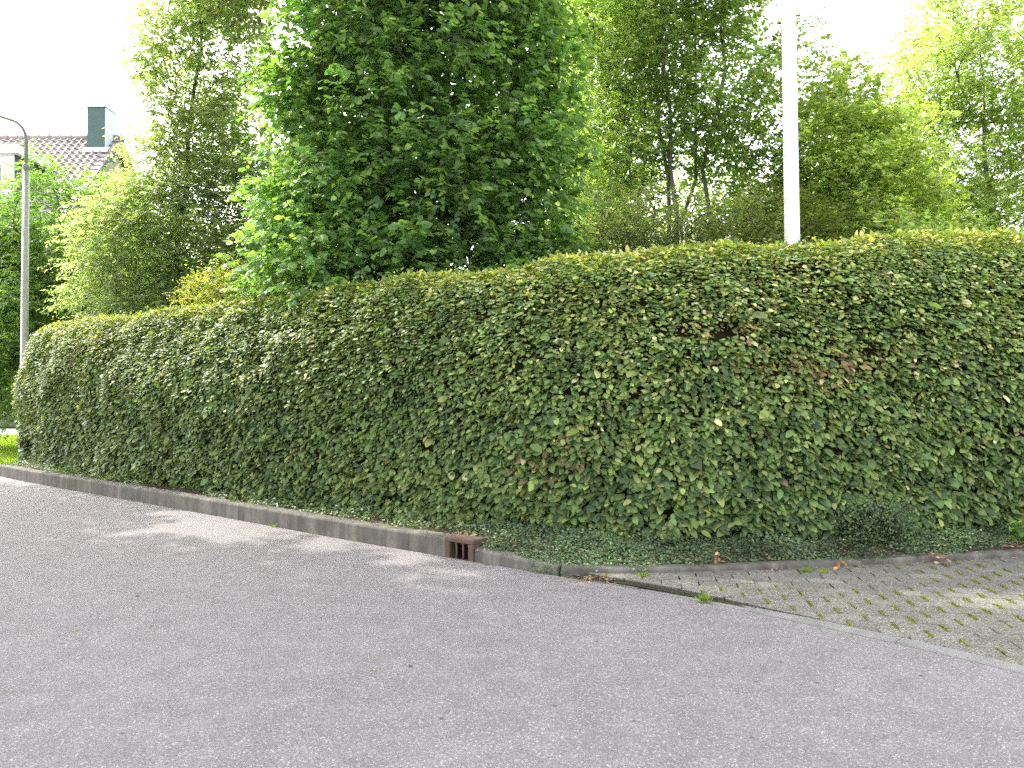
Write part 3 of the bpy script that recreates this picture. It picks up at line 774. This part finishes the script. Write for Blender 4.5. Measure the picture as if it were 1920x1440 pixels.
# ------------------------------------------------------------------ trees
def tree(name, label, cat, base, lobes, ncl, cl_r, sprays, per, leafL, leafW, pal, weights=None, trunk_r=0.14, spray_len=0.45, tmpl=T4,
         mat='leaf_far', bark='bark', droop=0.15, shell=0.6, stems=1, lean=(0,0), spread=0.75, group=None, seed=0, jitter=0.2,
         min_attach=0.25, tip_light=None, part='trunk', flat=0.8):
    """crown lobes: list of (cx,cy,cz,rx,ry,rz). Cluster centres are joined to a growing skeleton, each cluster carries leafy sprays."""
    global R
    R = np.random.default_rng(1000+seed); rnd = random.Random(500+seed)
    k1 = 1.0 if name == 'lime_tree' else 1.75
    ncl = int(ncl*1.55); sprays = int(sprays*1.35*k1); leafL = leafL*1.22; cl_r = cl_r*(0.92 if k1 == 1 else 1.05); trunk_r *= 0.62
    base = np.array([base[0], base[1], 0.08])
    t = empty(name, tuple(base), label, cat, group)
    lobes = np.array(lobes, dtype=float)
    vol = np.prod(lobes[:,3:], axis=1)**0.75; vol /= vol.sum()
    zmin = (lobes[:,2]-lobes[:,5]).min(); zmax = (lobes[:,2]+lobes[:,5]).max()
    top = lobes[np.argmax(lobes[:,2]+lobes[:,5])]
    # skeleton nodes: trunk(s)
    nodes = []; parent = []
    for k in range(stems):
        a = 2*math.pi*k/max(1, stems)+rnd.uniform(0, 1.5)
        off = (0.0 if stems == 1 else 1.0)
        tx = top[0]+lean[0]+off*math.cos(a)*top[3]*0.5; ty = top[1]+lean[1]+off*math.sin(a)*top[4]*0.5; tz = zmax-top[5]*0.35
        steps = 12; prev = -1
        for i in range(steps+1):
            f = i/steps
            q = np.array([base[0]+(tx-base[0])*f**1.3+off*math.cos(a)*0.15, base[1]+(ty-base[1])*f**1.3+off*math.sin(a)*0.15, base[2]-0.1+(tz-base[2])*f])
            if i: q[:2] += np.array([rnd.gauss(0,1), rnd.gauss(0,1)])*0.05*(tz/8)
            nodes.append(q); parent.append(prev); prev = len(nodes)-1
    # cluster centres, kept apart
    cl = []
    tries = 0; mind = cl_r*0.95
    while len(cl) < ncl and tries < ncl*60:
        tries += 1
        l = lobes[R.choice(len(lobes), p=vol)]
        d = nrm(R.normal(0,1,3)); r = shell+(1-shell)*R.random() if R.random() < 0.75 else R.random()**0.5
        q = l[:3]+d*r*l[3:]*(1+0.16*(R.random()-0.5))
        if q[2] < 0.5: continue
        if cl and np.min(np.linalg.norm(np.array(cl)-q, axis=1)) < mind*(0.6 if tries > ncl*20 else 1): continue
        cl.append(q)
    cl = np.array(cl)
    order = np.argsort(np.hypot(cl[:,0]-base[0], cl[:,1]-base[1])+0.3*np.abs(cl[:,2]-zmin))
    tips = np.zeros(len(cl), int)
    for ci in order:
        q = cl[ci]; A = np.array(nodes)
        dv = q-A; dist = np.linalg.norm(dv, axis=1)
        slope = dv[:,2]/np.maximum(dist, 1e-6)
        cost = dist*(1+1.3*np.clip(0.15-slope, 0, 2)) + (A[:,2] < base[2]+min_attach*(zmin+0.6))*3
        b = int(np.argmin(cost)); p0 = A[b]; L = np.linalg.norm(q-p0); m = max(2, int(L/0.45)); prev = b
        side = nrm(np.array([rnd.gauss(0,1), rnd.gauss(0,1), rnd.gauss(0,0.5)]))
        for i in range(1, m+1):
            f = i/m
            w = p0+(q-p0)*f+np.array([0,0,1])*0.10*L*math.sin(math.pi*f)+side*0.07*L*math.sin(math.pi*f)
            nodes.append(w); parent.append(prev); prev = len(nodes)-1
        tips[ci] = prev
    A = np.array(nodes); par = np.array(parent)
    load = np.zeros(len(A))
    for ci in tips: load[ci] += 1
    for i in range(len(A)-1, -1, -1):
        if par[i] >= 0: load[par[i]] += load[i]
    rad = np.maximum(0.010, trunk_r*(np.maximum(load, 0.6)/max(1, load[par < 0].max()))**0.5)
    mb = MB()
    kids = {}
    for i, p_ in enumerate(par):
        if p_ >= 0: kids.setdefault(p_, []).append(i)
    seen = set()
    def run(start, first):
        pts = [A[first]] if first >= 0 else []; rs = [min(rad[first], rad[start]*1.15)] if first >= 0 else []
        i = start
        while True:
            pts.append(A[i]); rs.append(rad[i])
            ks = kids.get(i, [])
            if not ks: break
            ks = sorted(ks, key=lambda k: -load[k])
            for k in ks[1:]: stack.append((k, i))
            i = ks[0]
        if len(pts) > 1: mb.tube(pts, rs, 7 if max(rs) > 0.03 else 5, cap=False)
    stack = [(i, -1) for i in range(len(A)) if par[i] < 0]
    while stack:
        a_, b_ = stack.pop(); run(a_, b_)
    # root flare
    mesh_obj(part, mb.V, mb.F, M[bark], t, local=False, smooth=True)
    # sprays
    n = len(cl)*sprays
    ci = np.repeat(np.arange(len(cl)), sprays)
    c0 = cl[ci]
    cc = np.average(lobes[:,:3], axis=0, weights=vol)
    ax = np.stack([np.full(n, cc[0]), np.full(n, cc[1]), np.clip(c0[:,2]-0.8, zmin, zmax)], 1)
    out = nrm(c0-ax)
    start = c0+nrm(R.normal(0,1,(n,3)))*(R.random(n)**0.45)[:,None]*cl_r*np.array([1,1,flat])
    sd = nrm(out*0.55+nrm(start-c0)*0.6+R.normal(0,0.45,(n,3))+np.array([0,0,0.05]))
    sl = spray_len*R.uniform(0.55,1.25,n)
    si = np.repeat(np.arange(n), per)
    tt = np.tile((np.arange(per)+0.6)/per, n)+R.normal(0,0.04,n*per)
    m = n*per
    side_v = nrm(np.cross(sd, np.array([0,0,1.0]))+1e-6)[si]*np.where(np.arange(m) % 2, 1, -1)[:,None]
    P = start[si]+sd[si]*(tt*sl[si])[:,None]+np.array([0,0,-1.0])*(droop*sl[si]*tt**2)[:,None]
    D = nrm(sd[si]*0.55+side_v*spread+np.array([0,0,-0.35])+R.normal(0,0.28,(m,3)))
    Nn = nrm(np.array([0,0,0.9])+out[si]*0.35+R.normal(0,0.38,(m,3)))
    L = leafL*np.exp(R.normal(0,0.2,m))*(1-0.25*tt)
    tone = np.exp(R.normal(0,0.13,len(cl)))[ci][si][:,None]
    C = pick_colors(m, pal, weights, jitter)*tone
    if tip_light is not None:
        r = np.max(np.stack([np.linalg.norm((P-l[:3])/l[3:], axis=1)*0+1 for l in lobes]), axis=0)
        f = (np.clip((tt-0.35)*1.4, 0, 1)*(R.random(n)[si] < 0.5))[:,None]
        C = C*(1-f)+np.array(tip_light)*np.exp(R.normal(0,0.12,(m,1)))*f
    k_ = P[:,2] > 0.25
    leaf_mesh('crown', P[k_], D[k_], Nn[k_], L[k_], L[k_]*leafW*R.uniform(0.85,1.15,m)[k_], C[k_], tmpl, M[mat], t)
    return t

DARK = [(0.040,0.072,0.034),(0.058,0.098,0.044),(0.080,0.125,0.052)]
GREEN_DEEP = [(0.100,0.175,0.075),(0.140,0.225,0.090),(0.185,0.280,0.105)]
GREEN_MID = [(0.135,0.195,0.085),(0.178,0.245,0.105),(0.222,0.290,0.125)]
GREEN_YEL = [(0.205,0.268,0.122),(0.250,0.315,0.145),(0.292,0.348,0.165)]
GREEN_GREY = [(0.195,0.250,0.160),(0.245,0.302,0.195),(0.295,0.348,0.225)]
BRIGHT = [(0.270,0.325,0.130),(0.315,0.370,0.150),(0.235,0.295,0.125)]
OLIVE = [(0.115,0.142,0.070),(0.145,0.172,0.080),(0.105,0.148,0.070),(0.165,0.160,0.085)]

# 1 the big broad-leaved lime right behind the hedge
tree('lime_tree', 'big dense dark green tree with broad round leaves standing behind the middle of the hedge', 'tree', (-1.45,12.4),
     [(-1.5,12.4,3.4,2.45,2.0,2.9),(-1.3,12.5,6.2,2.35,2.0,2.8),(-1.1,12.6,9.2,1.9,1.7,2.8),(-2.9,12.9,3.0,1.25,1.1,2.3),(-2.7,13.0,5.8,1.3,1.2,2.2)],
     285, 0.52, 23, 10, 0.086, 0.86, GREEN_DEEP, [0.35,0.4,0.25], 0.16, 0.5, TH, 'leaf_tree', droop=0.25, shell=0.72, seed=1, tip_light=(0.25,0.34,0.09))
# 2 the pale feathery ash on the left
tree('ash_tree', 'tall feathery grey green ash with dark trunk behind the left hedge', 'tree', (-8.05,18.0),
     [(-8.1,17.8,4.3,1.75,1.9,2.35),(-7.2,17.8,7.2,1.3,1.4,1.6),(-7.3,18.0,9.5,1.45,1.4,1.5),(-7.1,18.2,12.0,1.6,1.5,1.8),(-6.2,17.6,4.8,1.8,1.5,2.6),(-7.5,17.4,5.4,1.7,1.3,1.6)],
     175, 0.54, 22, 12, 0.085, 0.48, GREEN_GREY, None, 0.15, 0.42, T4, 'leaf_far', droop=0.4, shell=0.5, seed=2, flat=0.6, tip_light=(0.30,0.37,0.20))
# 3 dark leafy trees far left with sunlit tops
tree('leafy_tree', 'dark shaded tree with a sunlit yellow green top in front of the tiled roof', 'tree', (-12.3,21.0),
     [(-12.3,21,5.4,1.8,1.7,2.4),(-12.4,20.6,2.8,2.3,1.8,2.2),(-10.7,21.2,5.3,1.5,1.5,2.3)],
     105, 0.55, 18, 9, 0.085, 0.6, [(0.075,0.135,0.045),(0.105,0.175,0.055),(0.14,0.21,0.06)], None, 0.15, 0.42, T4, 'leaf_tree', droop=0.2, shell=0.65, seed=3, tip_light=(0.19,0.28,0.05))
tree('leafy_tree', 'dark green tree at the left edge behind the lamp post', 'tree', (-15.2,22.0),
     [(-15.0,22,4.9,1.9,1.6,2.1),(-13.9,22,3.2,1.5,1.6,1.6)],
     70, 0.55, 20, 9, 0.085, 0.6, DARK, None, 0.15, 0.42, T4, 'leaf_tree', droop=0.2, shell=0.6, seed=4)
tree('leafy_tree', 'dark undergrowth tree between the lamp post and the ash trunk', 'tree', (-10.9,24.0),
     [(-11.0,24,2.6,2.4,1.6,2.2),(-9.0,23,2.8,1.6,1.5,2.0)],
     70, 0.6, 18, 9, 0.09, 0.6, DARK, None, 0.14, 0.45, T4, 'leaf_tree', droop=0.2, shell=0.55, seed=5)
# 4 multi-stemmed tree right of centre with sky showing between dark limbs
tree('field_maple', 'tall open tree with dark forked limbs and sky gaps, right of the dense tree', 'tree', (3.75,17.0),
     [(4.3,17.0,8.2,1.9,1.8,2.2),(2.9,17.0,9.6,1.9,1.7,2.4),(3.9,17.0,11.6,2.0,1.8,2.3),(2.2,16.8,6.4,1.1,1.2,1.8),(5.2,16.6,5.6,1.2,1.2,1.5)],
     115, 0.55, 19, 10, 0.085, 0.72, GREEN_MID, None, 0.095, 0.45, T4, 'leaf_far', 'bark_pale', droop=0.2, shell=0.5, stems=4, seed=6, tip_light=(0.22,0.30,0.08))
tree('field_maple', 'slender yellow green tree behind the right side of the dense tree', 'tree', (1.9,20.5),
     [(2.0,20.5,8.4,1.7,1.6,2.3),(2.3,20.5,11.8,1.9,1.6,2.4),(1.9,20.3,5.2,1.3,1.3,1.6)],
     75, 0.58, 19, 9, 0.09, 0.7, GREEN_YEL, None, 0.13, 0.48, T4, 'leaf_far', droop=0.2, shell=0.5, stems=2, seed=7)
# 5 bright tree behind the white pole
tree('maple_tree', 'bright yellow green tree with a low top standing just right of the white pole', 'tree', (6.9,16.0),
     [(6.9,16,6.6,1.25,1.2,1.7),(7.1,15.8,4.3,1.6,1.4,1.5),(5.9,16.2,4.6,1.1,1.2,1.4),(8.0,16.2,5.4,0.9,1.0,1.2)],
     85, 0.45, 20, 10, 0.085, 0.78, BRIGHT, None, 0.12, 0.40, T4, 'leaf_far', droop=0.2, shell=0.55, seed=8, tip_light=(0.36,0.46,0.12))
# 6 tall pale tree at the right edge
tree('silver_birch', 'tall pale yellow green tree with a grey trunk at the right edge of the view', 'tree', (11.5,18.5),
     [(10.9,18.5,7.0,2.0,1.8,2.4),(11.3,18.5,9.6,2.2,1.8,2.0),(12.6,18.3,6.0,1.9,1.7,2.4),(10.0,18.3,5.6,1.1,1.2,1.5)],
     130, 0.5, 21, 10, 0.075, 0.62, GREEN_YEL, [0.4,0.35,0.25], 0.14, 0.42, T4, 'leaf_far', 'bark_pale', droop=0.35, shell=0.55, seed=9, tip_light=(0.30,0.37,0.13))
tree('silver_birch', 'smaller grey green tree between the bright maple and the tall pale tree', 'tree', (9.2,21.0),
     [(9.2,21,6.2,1.5,1.4,2.2),(9.6,21,8.2,1.3,1.2,1.5),(8.2,21,4.6,1.4,1.3,1.5)],
     70, 0.5, 18, 9, 0.085, 0.6, GREEN_GREY, None, 0.11, 0.42, T4, 'leaf_far', droop=0.25, shell=0.5, seed=10)
# 7 shaded shrubs behind the right part of the hedge
tree('hawthorn_shrub', 'wide dull olive shrub behind the hedge, between the dense tree and the white pole', 'shrub', (3.1,13.6),
     [(2.4,13.6,3.2,1.3,1.0,2.0),(3.8,13.8,3.1,1.4,1.0,2.0),(1.4,14.4,3.0,1.0,1.0,2.0)],
     120, 0.40, 22, 10, 0.055, 0.6, OLIVE, None, 0.07, 0.34, T4, 'leaf_far', droop=0.1, shell=0.4, stems=4, seed=11)
tree('hawthorn_shrub', 'olive shrub with thin bare twigs directly left of the white pole', 'shrub', (4.9,14.4),
     [(5.0,14.4,3.2,1.15,1.0,2.2)], 60, 0.40, 22, 10, 0.055, 0.6, [(0.10,0.12,0.03),(0.075,0.10,0.03),(0.13,0.14,0.04)], None, 0.06, 0.34, T4, 'leaf_far', droop=0.1, shell=0.4, stems=3, seed=12)
tree('hawthorn_shrub', 'low green shrub whose top shows over the hedge right of the white pole', 'shrub', (7.2,14.2),
     [(7.2,14.2,2.8,1.4,0.9,1.7)], 50, 0.42, 20, 10, 0.065, 0.65, GREEN_MID, None, 0.06, 0.36, T4, 'leaf_far', droop=0.1, shell=0.4, stems=3, seed=13)
tree('hawthorn_shrub', 'olive shrub low over the hedge near the right edge', 'shrub', (9.9,15.4),
     [(9.8,15.4,2.8,1.6,1.0,1.7),(11.6,15.6,2.9,1.3,1.0,1.6)], 60, 0.42, 20, 10, 0.06, 0.6, OLIVE, None, 0.06, 0.36, T4, 'leaf_far', droop=0.1, shell=0.4, stems=3, seed=14)
tree('hawthorn_shrub', 'dark shrub filling the gap under the dense tree, just over the hedge top', 'shrub', (-0.6,15.6),
     [(-2.4,15.6,2.8,1.5,0.9,2.3),(0.4,15.0,2.8,1.5,0.9,2.4)], 75, 0.45, 16, 10, 0.075, 0.6, GREEN_DEEP, None, 0.06, 0.36, T4, 'leaf_tree', droop=0.1, shell=0.4, stems=3, seed=19)
# 8 ornamental shrub with yellow-orange new leaves
tree('maple_shrub', 'small shrub with yellowish orange leaf tips beside the dense tree, over the left hedge top', 'shrub', (-5.3,14.2),
     [(-5.3,14.2,2.7,0.75,0.7,1.1)], 26, 0.32, 20, 10, 0.05, 0.6, [(0.26,0.29,0.08),(0.20,0.27,0.07),(0.30,0.24,0.09)], None, 0.05, 0.28, T4, 'leaf_far', droop=0.1, shell=0.5, stems=3, seed=15)
# 9 tall tree behind the lime: its boughs reach over the hedge and shade the road
tree('oak_tree', 'tall tree behind the dense tree, dull green boughs hanging into the top left', 'tree', (-2.6,16.0),
     [(-4.3,15.4,11.2,2.3,1.8,2.0),(-2.4,16.0,12.6,2.6,2.0,2.2)], 55, 0.7, 16, 9, 0.13, 0.62, OLIVE, None, 0.24, 0.6, T4, 'leaf_tree', droop=0.2, shell=0.4, seed=16)
# added tree, unseen left of the view: crown lobes shaped to shade the road
tree('added_shade_tree', 'added unseen tree left of the view, its crown shaped to shade the road', 'tree', (-15.6,11.2),
     [(-9.6,9.6,12.8,4.6,4.0,3.2),(-5.0,8.2,14.0,3.2,3.4,2.8),(-13.6,11.0,11.6,3.6,3.6,3.4),(-15.2,15.4,10.2,2.8,2.3,2.3)], 170, 0.95, 22, 8, 0.19, 0.7, GREEN_MID, None, 0.5, 0.8, T4, 'leaf_tree', droop=0.2, shell=0.4, seed=17)
# 10 low bush under the lamp and farther greenery
tree('garden_bush', 'bright leaved bush at the left edge, beyond the pale path', 'shrub', (-21.6,34.2),
     [(-21.5,34.2,2.1,2.2,0.9,1.7)], 40, 0.5, 20, 9, 0.09, 0.65, GREEN_YEL, None, 0.05, 0.4, T4, 'leaf_tree', droop=0.1, shell=0.5, stems=3, seed=18)

# distant trees closing the view low down
far = [(-14.0,33,2.6,7.5),(-9.5,36,2.8,10.0),(3.6,31,2.6,11.5),(8.0,33,2.9,12.0),(12.6,32,2.7,10.5),(17.5,33,3.2,11.0)]
FL = ['pale tree seen through the gap between the leafy tree and the ash', 'pale tree standing far behind the ash trunk',
      'pale tree far behind the right flank of the dense tree', 'pale tree far behind the dark forked limbs',
      'pale tree far behind the bright maple', 'pale tree far behind the tall birch at the right edge']
for k, (x, y, r, h) in enumerate(far):
    tree('distant_tree', FL[k], 'tree', (x, y), [(x, y, h*0.6, r, 2.2, h*0.42),(x+0.6, y, h*0.3, r*1.15, 2.2, h*0.3)], 70, 0.8, 14, 9, 0.13, 0.7, GREEN_GREY if k % 2 else GREEN_YEL, None, 0.2, 0.8, T4, 'leaf_far', shell=0.4, group='distant trees beyond the lawn', seed=30+k)

# ------------------------------------------------------------------ street lamp
lx, ly = -10.72, 17.0
lamp = empty('street_lamp', (lx, ly, 0.1), 'slim grey street lamp with curved arm at the left edge behind the hedge end', 'street lamp')
b = MB(); b.tube([(0,0,-0.1),(0,0,1.3),(0.0,0,1.32),(0.0,0,6.45)], [0.10,0.10,0.082,0.066], 20); b.build('pole', M['galv'], lamp, smooth=True)
b = MB(); b.tube([(0,0,6.40),(0,0,6.50),(0,0,6.56)], [0.069,0.068,0.043], 20); b.build('collar', M['galv_dark'], lamp, smooth=True)
b = MB()
pts = [(0,0,6.55),(0,0,7.05)] + [(-0.42*(1-math.cos(t)), 0, 7.05+0.47*math.sin(t)) for t in np.linspace(0.2, 1.25, 9)]
e = pts[-1]; pts += [(e[0]-0.45, 0, e[2]+0.15), (e[0]-0.95, 0, e[2]+0.26)]
b.tube(pts, [0.040]*2+[0.034]*9+[0.030,0.028], 14); b.build('arm', M['galv_dark'], lamp, smooth=True)
b = MB(); hx, hz = e[0]-0.9, e[2]+0.26
b.tube([(hx,0,hz),(hx-0.1,0,hz+0.03),(hx-0.5,0,hz+0.05),(hx-0.62,0,hz+0.05)], [0.04,0.10,0.11,0.05], 16); b.build('lamp_head', M['galv'], lamp, smooth=True)

# ------------------------------------------------------------------ white pole behind the hedge
px, py = 3.74, 10.2
pole = empty('flag_pole', (px, py, 0.1), 'tall plain white pole standing behind the right part of the hedge', 'pole')
pole.rotation_euler = (0, RAD(-0.6), 0)
b = MB(); b.tube([(0,0,-0.1),(0,0,3.0),(0,0,6.5),(0,0,9.6)], [0.108,0.100,0.090,0.075], 28); b.build('shaft', M['white'], pole, smooth=True)
b = MB(); b.tube([(0,0,9.58),(0,0,9.66),(0,0,9.74)], [0.08,0.09,0.02], 20); b.build('cap', M['galv'], pole, smooth=True)
b = MB(); b.tube([(0,0,-0.1),(0,0,0.02),(0,0,0.03)], [0.20,0.20,0.19], 24); b.build('base_plate', M['galv'], pole, smooth=False)

# ------------------------------------------------------------------ house on the left
RX0, RX1 = -26.0, -13.15
RY, RZ = 26.0, 10.2
EY = 21.6; EZ = RZ-(RY-EY)
house = empty('house', (-19.5, 26.0, 0.1), 'white house with brown tiled roof, grey chimney and box dormer', 'house')
def hb(mb, name, mat): return mb.build(name, mat, house, local=False)
b = MB(); b.box(RX0+0.3, RX1-0.3, EY+0.5, 2*RY-EY-0.5, 0.0, EZ+0.2)
V = [(RX1-0.3, EY+0.5, EZ+0.21),(RX1-0.3, 2*RY-EY-0.5, EZ+0.21),(RX1-0.3, RY, RZ-0.25),(RX0+0.3, EY+0.5, EZ+0.21),(RX0+0.3, 2*RY-EY-0.5, EZ+0.21),(RX0+0.3, RY, RZ-0.25)]
b.add(V, [(0,1,2),(3,5,4)])
wl = hb(b, 'wall', M['brick'])
wy = EY+0.5
for wx, wz, ww, wh in ((-15.6,1.0,1.5,1.25),(-18.4,1.0,1.5,1.25),(-15.4,3.7,1.1,1.1),(-18.2,3.7,1.1,1.1),(-21.0,3.7,1.1,1.1),(-21.2,1.0,1.5,1.25)):
    b = MB(); f = 0.07
    b.box(wx, wx+f, wy-0.035, wy-0.003, wz, wz+wh); b.box(wx+ww-f, wx+ww, wy-0.035, wy-0.003, wz, wz+wh)
    b.box(wx+f, wx+ww-f, wy-0.035, wy-0.003, wz, wz+f); b.box(wx+f, wx+ww-f, wy-0.035, wy-0.003, wz+wh-f, wz+wh)
    b.box(wx-0.05, wx+ww+0.05, wy-0.09, wy-0.004, wz-0.06, wz-0.003)
    w_ = b.build('window', M['white'], wl); w_.location = -house.location
    b = MB(); b.box(wx+f, wx+ww-f, wy-0.018, wy-0.004, wz+f, wz+wh-f)
    g = b.build('pane', M['glass'], w_)
b = MB(); b.box(RX0, RX1, EY-0.12, EY-0.005, EZ-0.14, EZ-0.02); hb(b, 'gutter', M['galv'])
# pantiles: stepped courses with rolls
V, F = [], []
cw, rows = 0.235, 24
nx = int((RX1-RX0)/cw)
sl = math.hypot(RY-EY, RZ-EZ)
prof = [(0.0,0.0),(0.12,0.045),(0.3,0.055),(0.45,0.02),(0.6,0.0),(0.85,0.0)]
xs = [RX0+cw*(i+f) for i in range(nx) for f, _ in prof]+[RX1]; hs = [h for _ in range(nx) for _, h in prof]+[0.0]
for sidey in (-1, 1):
    for r in range(rows):
        for end in (0, 1):
            f = (r+end)/rows
            lift = 0.0 if end == 0 else 0.035
            f2 = f if end == 0 else f+0.004
            for x, h in zip(xs, hs):
                dy = (RY-EY)*f2; z = RZ-(RZ-EZ)*f2
                V.append((x, RY+sidey*(dy+(h+lift)*0.707), z+(h+lift)*0.707))
    off = 0 if sidey < 0 else rows*2*len(xs)
    k = len(xs)
    for r in range(rows):
        a = off+(r*2)*k; c = off+(r*2+1)*k
        for i in range(k-1):
            F.append((a+i, a+i+1, c+i+1, c+i) if sidey > 0 else (a+i, c+i, c+i+1, a+i+1))
            if r < rows-1:
                d = off+((r+1)*2)*k
                F.append((c+i, d+i, d+i+1, c+i+1))
roof = mesh_obj('roof', V, F, M['tiles'], house, local=False, smooth=False)
b = MB()
x = RX0
while x < RX1:
    b.tube([(x,RY,RZ+0.02),(min(x+0.36,RX1),RY,RZ+0.03),(min(x+0.38,RX1+.02),RY,RZ+0.05)], [0.10,0.11,0.125], 10); x += 0.36
b.build('ridge', M['tiles'], roof, local=True)
roof.children[0].location = -house.location
b = MB()
b.add([(RX1+0.02,RY,RZ+0.06),(RX1+0.08,RY,RZ+0.06),(RX1+0.08,EY,EZ+0.06),(RX1+0.02,EY,EZ+0.06),(RX1+0.02,RY,RZ-0.18),(RX1+0.08,RY,RZ-0.18),(RX1+0.08,EY,EZ-0.18),(RX1+0.02,EY,EZ-0.18)],
      [(0,1,2,3),(4,7,6,5),(0,4,5,1),(1,5,6,2),(2,6,7,3),(3,7,4,0)])
hb(b, 'bargeboard', M['slate_dark'])
# chimney: dark front, right side brightened by a paler colour in place of light
cx0, cx1, cy0, cy1, cz1 = -14.02, -13.42, 25.40, 26.05, 11.02
b = MB(); b.box(cx0, cx1, cy0, cy1, 9.4, cz1)
ch = hb(b, 'chimney', M['chimney_dark'])
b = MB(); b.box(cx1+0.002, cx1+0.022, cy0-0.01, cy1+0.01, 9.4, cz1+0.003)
so = b.build('lit_side', M['chimney_lit'], ch); so.location = -house.location
b = MB(); b.box(cx0-0.02, cx1+0.03, cy0-0.02, cy1+0.02, cz1+0.004, cz1+0.05)
so = b.build('cap', M['chimney_dark'], ch); so.location = -house.location
b = MB(); b.tube([(-13.62,25.7,cz1),(-13.62,25.7,cz1+0.12),(-13.62,25.7,cz1+0.16)], [0.12,0.12,0.04], 14); b.tube([(-13.6,25.7,cz1+0.1),(-13.6,25.7,cz1+0.5)], [0.008,0.006], 6); b.tube([(-13.66,25.7,cz1+0.36),(-13.5,25.7,cz1+0.4)], [0.006,0.006], 6)
so = b.build('cowl', M['galv_dark'], ch); so.location = -house.location
b = MB(); b.add([(cx0-0.10,25.20,9.49),(cx1+0.16,25.20,9.49),(cx1+0.16,25.39,9.70),(cx0-0.10,25.39,9.70)], [(0,1,2,3)])
so = b.build('flashing', M['white_wall'], ch); so.location = -house.location
# box dormer
dx0, dx1, dy0, dz0, dz1 = -19.5, -14.83, 23.0, 6.6, 8.72
b = MB(); b.box(dx0, dx1-0.03, dy0, 24.8, dz0, dz1)
dm = hb(b, 'dormer', M['white_wall'])
b = MB(); b.box(dx1-0.029, dx1, dy0+0.02, 24.7, dz0, dz1-0.003)
so = b.build('cheek', M['slate_dark'], dm); so.location = -house.location
b = MB(); b.box(dx0-0.2, dx1+0.16, dy0-0.18, 25.1, dz1+0.002, dz1+0.24)
so = b.build('flat_roof', M['white_wall'], dm); so.location = -house.location
for wx in (-18.9, -17.3, -15.95):
    b = MB(); b.box(wx, wx+0.06, dy0-0.03, dy0-0.002, 7.15, 8.45); b.box(wx+0.72, wx+0.78, dy0-0.03, dy0-0.002, 7.15, 8.45)
    b.box(wx+0.06, wx+0.72, dy0-0.03, dy0-0.002, 7.15, 7.21); b.box(wx+0.06, wx+0.72, dy0-0.03, dy0-0.002, 8.39, 8.45)
    so = b.build('window', M['white'], dm); so.location = -house.location
    b = MB(); b.box(wx+0.06, wx+0.72, dy0-0.016, dy0-0.003, 7.21, 8.39)
    g = b.build('pane', M['glass'], dm); g.location = -house.location

# the house was laid out in units of 0.625 m; it stands some forty metres away
house.location = (-31.2, 41.6, -0.77); house.scale = (1.6, 1.6, 1.6)

# ------------------------------------------------------------------ world, sun, camera
world = bpy.data.worlds.new('World'); scene.world = world; world.use_nodes = True
nt = world.node_tree; nt.nodes.clear()
sky = nt.nodes.new('ShaderNodeTexSky'); sky.sky_type = 'NISHITA'; sky.sun_disc = False
sky.sun_elevation = SUN_EL; sky.sun_rotation = SUN_AZ
sky.air_density = 1.0; sky.dust_density = 4.0; sky.ozone_density = 1.0
hs = nt.nodes.new('ShaderNodeHueSaturation'); hs.inputs['Saturation'].default_value = 0.28; hs.inputs['Value'].default_value = SKY_GAIN
bg = nt.nodes.new('ShaderNodeBackground'); bg.inputs['Strength'].default_value = SKY_STRENGTH
wo = nt.nodes.new('ShaderNodeOutputWorld')
nt.links.new(sky.outputs[0], hs.inputs['Color']); nt.links.new(hs.outputs[0], bg.inputs[0]); nt.links.new(bg.outputs[0], wo.inputs[0])

sl_ = bpy.data.lights.new('sun', 'SUN'); sl_.energy = SUN_STRENGTH; sl_.angle = RAD(0.53); sl_.color = (1.0, 0.94, 0.84)
so = bpy.data.objects.new('sun', sl_); link(so)
tosun = Vector((math.sin(SUN_AZ)*math.cos(SUN_EL), math.cos(SUN_AZ)*math.cos(SUN_EL), math.sin(SUN_EL)))
so.rotation_euler = tosun.to_track_quat('Z', 'Y').to_euler(); so.location = tosun*60

cam = bpy.data.cameras.new('camera'); cam.lens = 27.2; cam.sensor_width = 36; cam.clip_end = 3000; cam.clip_start = 0.05
co = bpy.data.objects.new('camera', cam); link(co); co.location = (0, 0, 1.55); co.rotation_euler = (RAD(90.79), 0, 0)
scene.camera = co

scene.view_settings.view_transform = 'Standard'; scene.view_settings.look = 'None'
scene.view_settings.exposure = 0; scene.view_settings.gamma = 1
c = scene.cycles
c.max_bounces = 8; c.diffuse_bounces = 5; c.glossy_bounces = 2; c.transmission_bounces = 6; c.transparent_max_bounces = 4
c.use_denoising = False
c.sample_clamp_indirect = 8.0
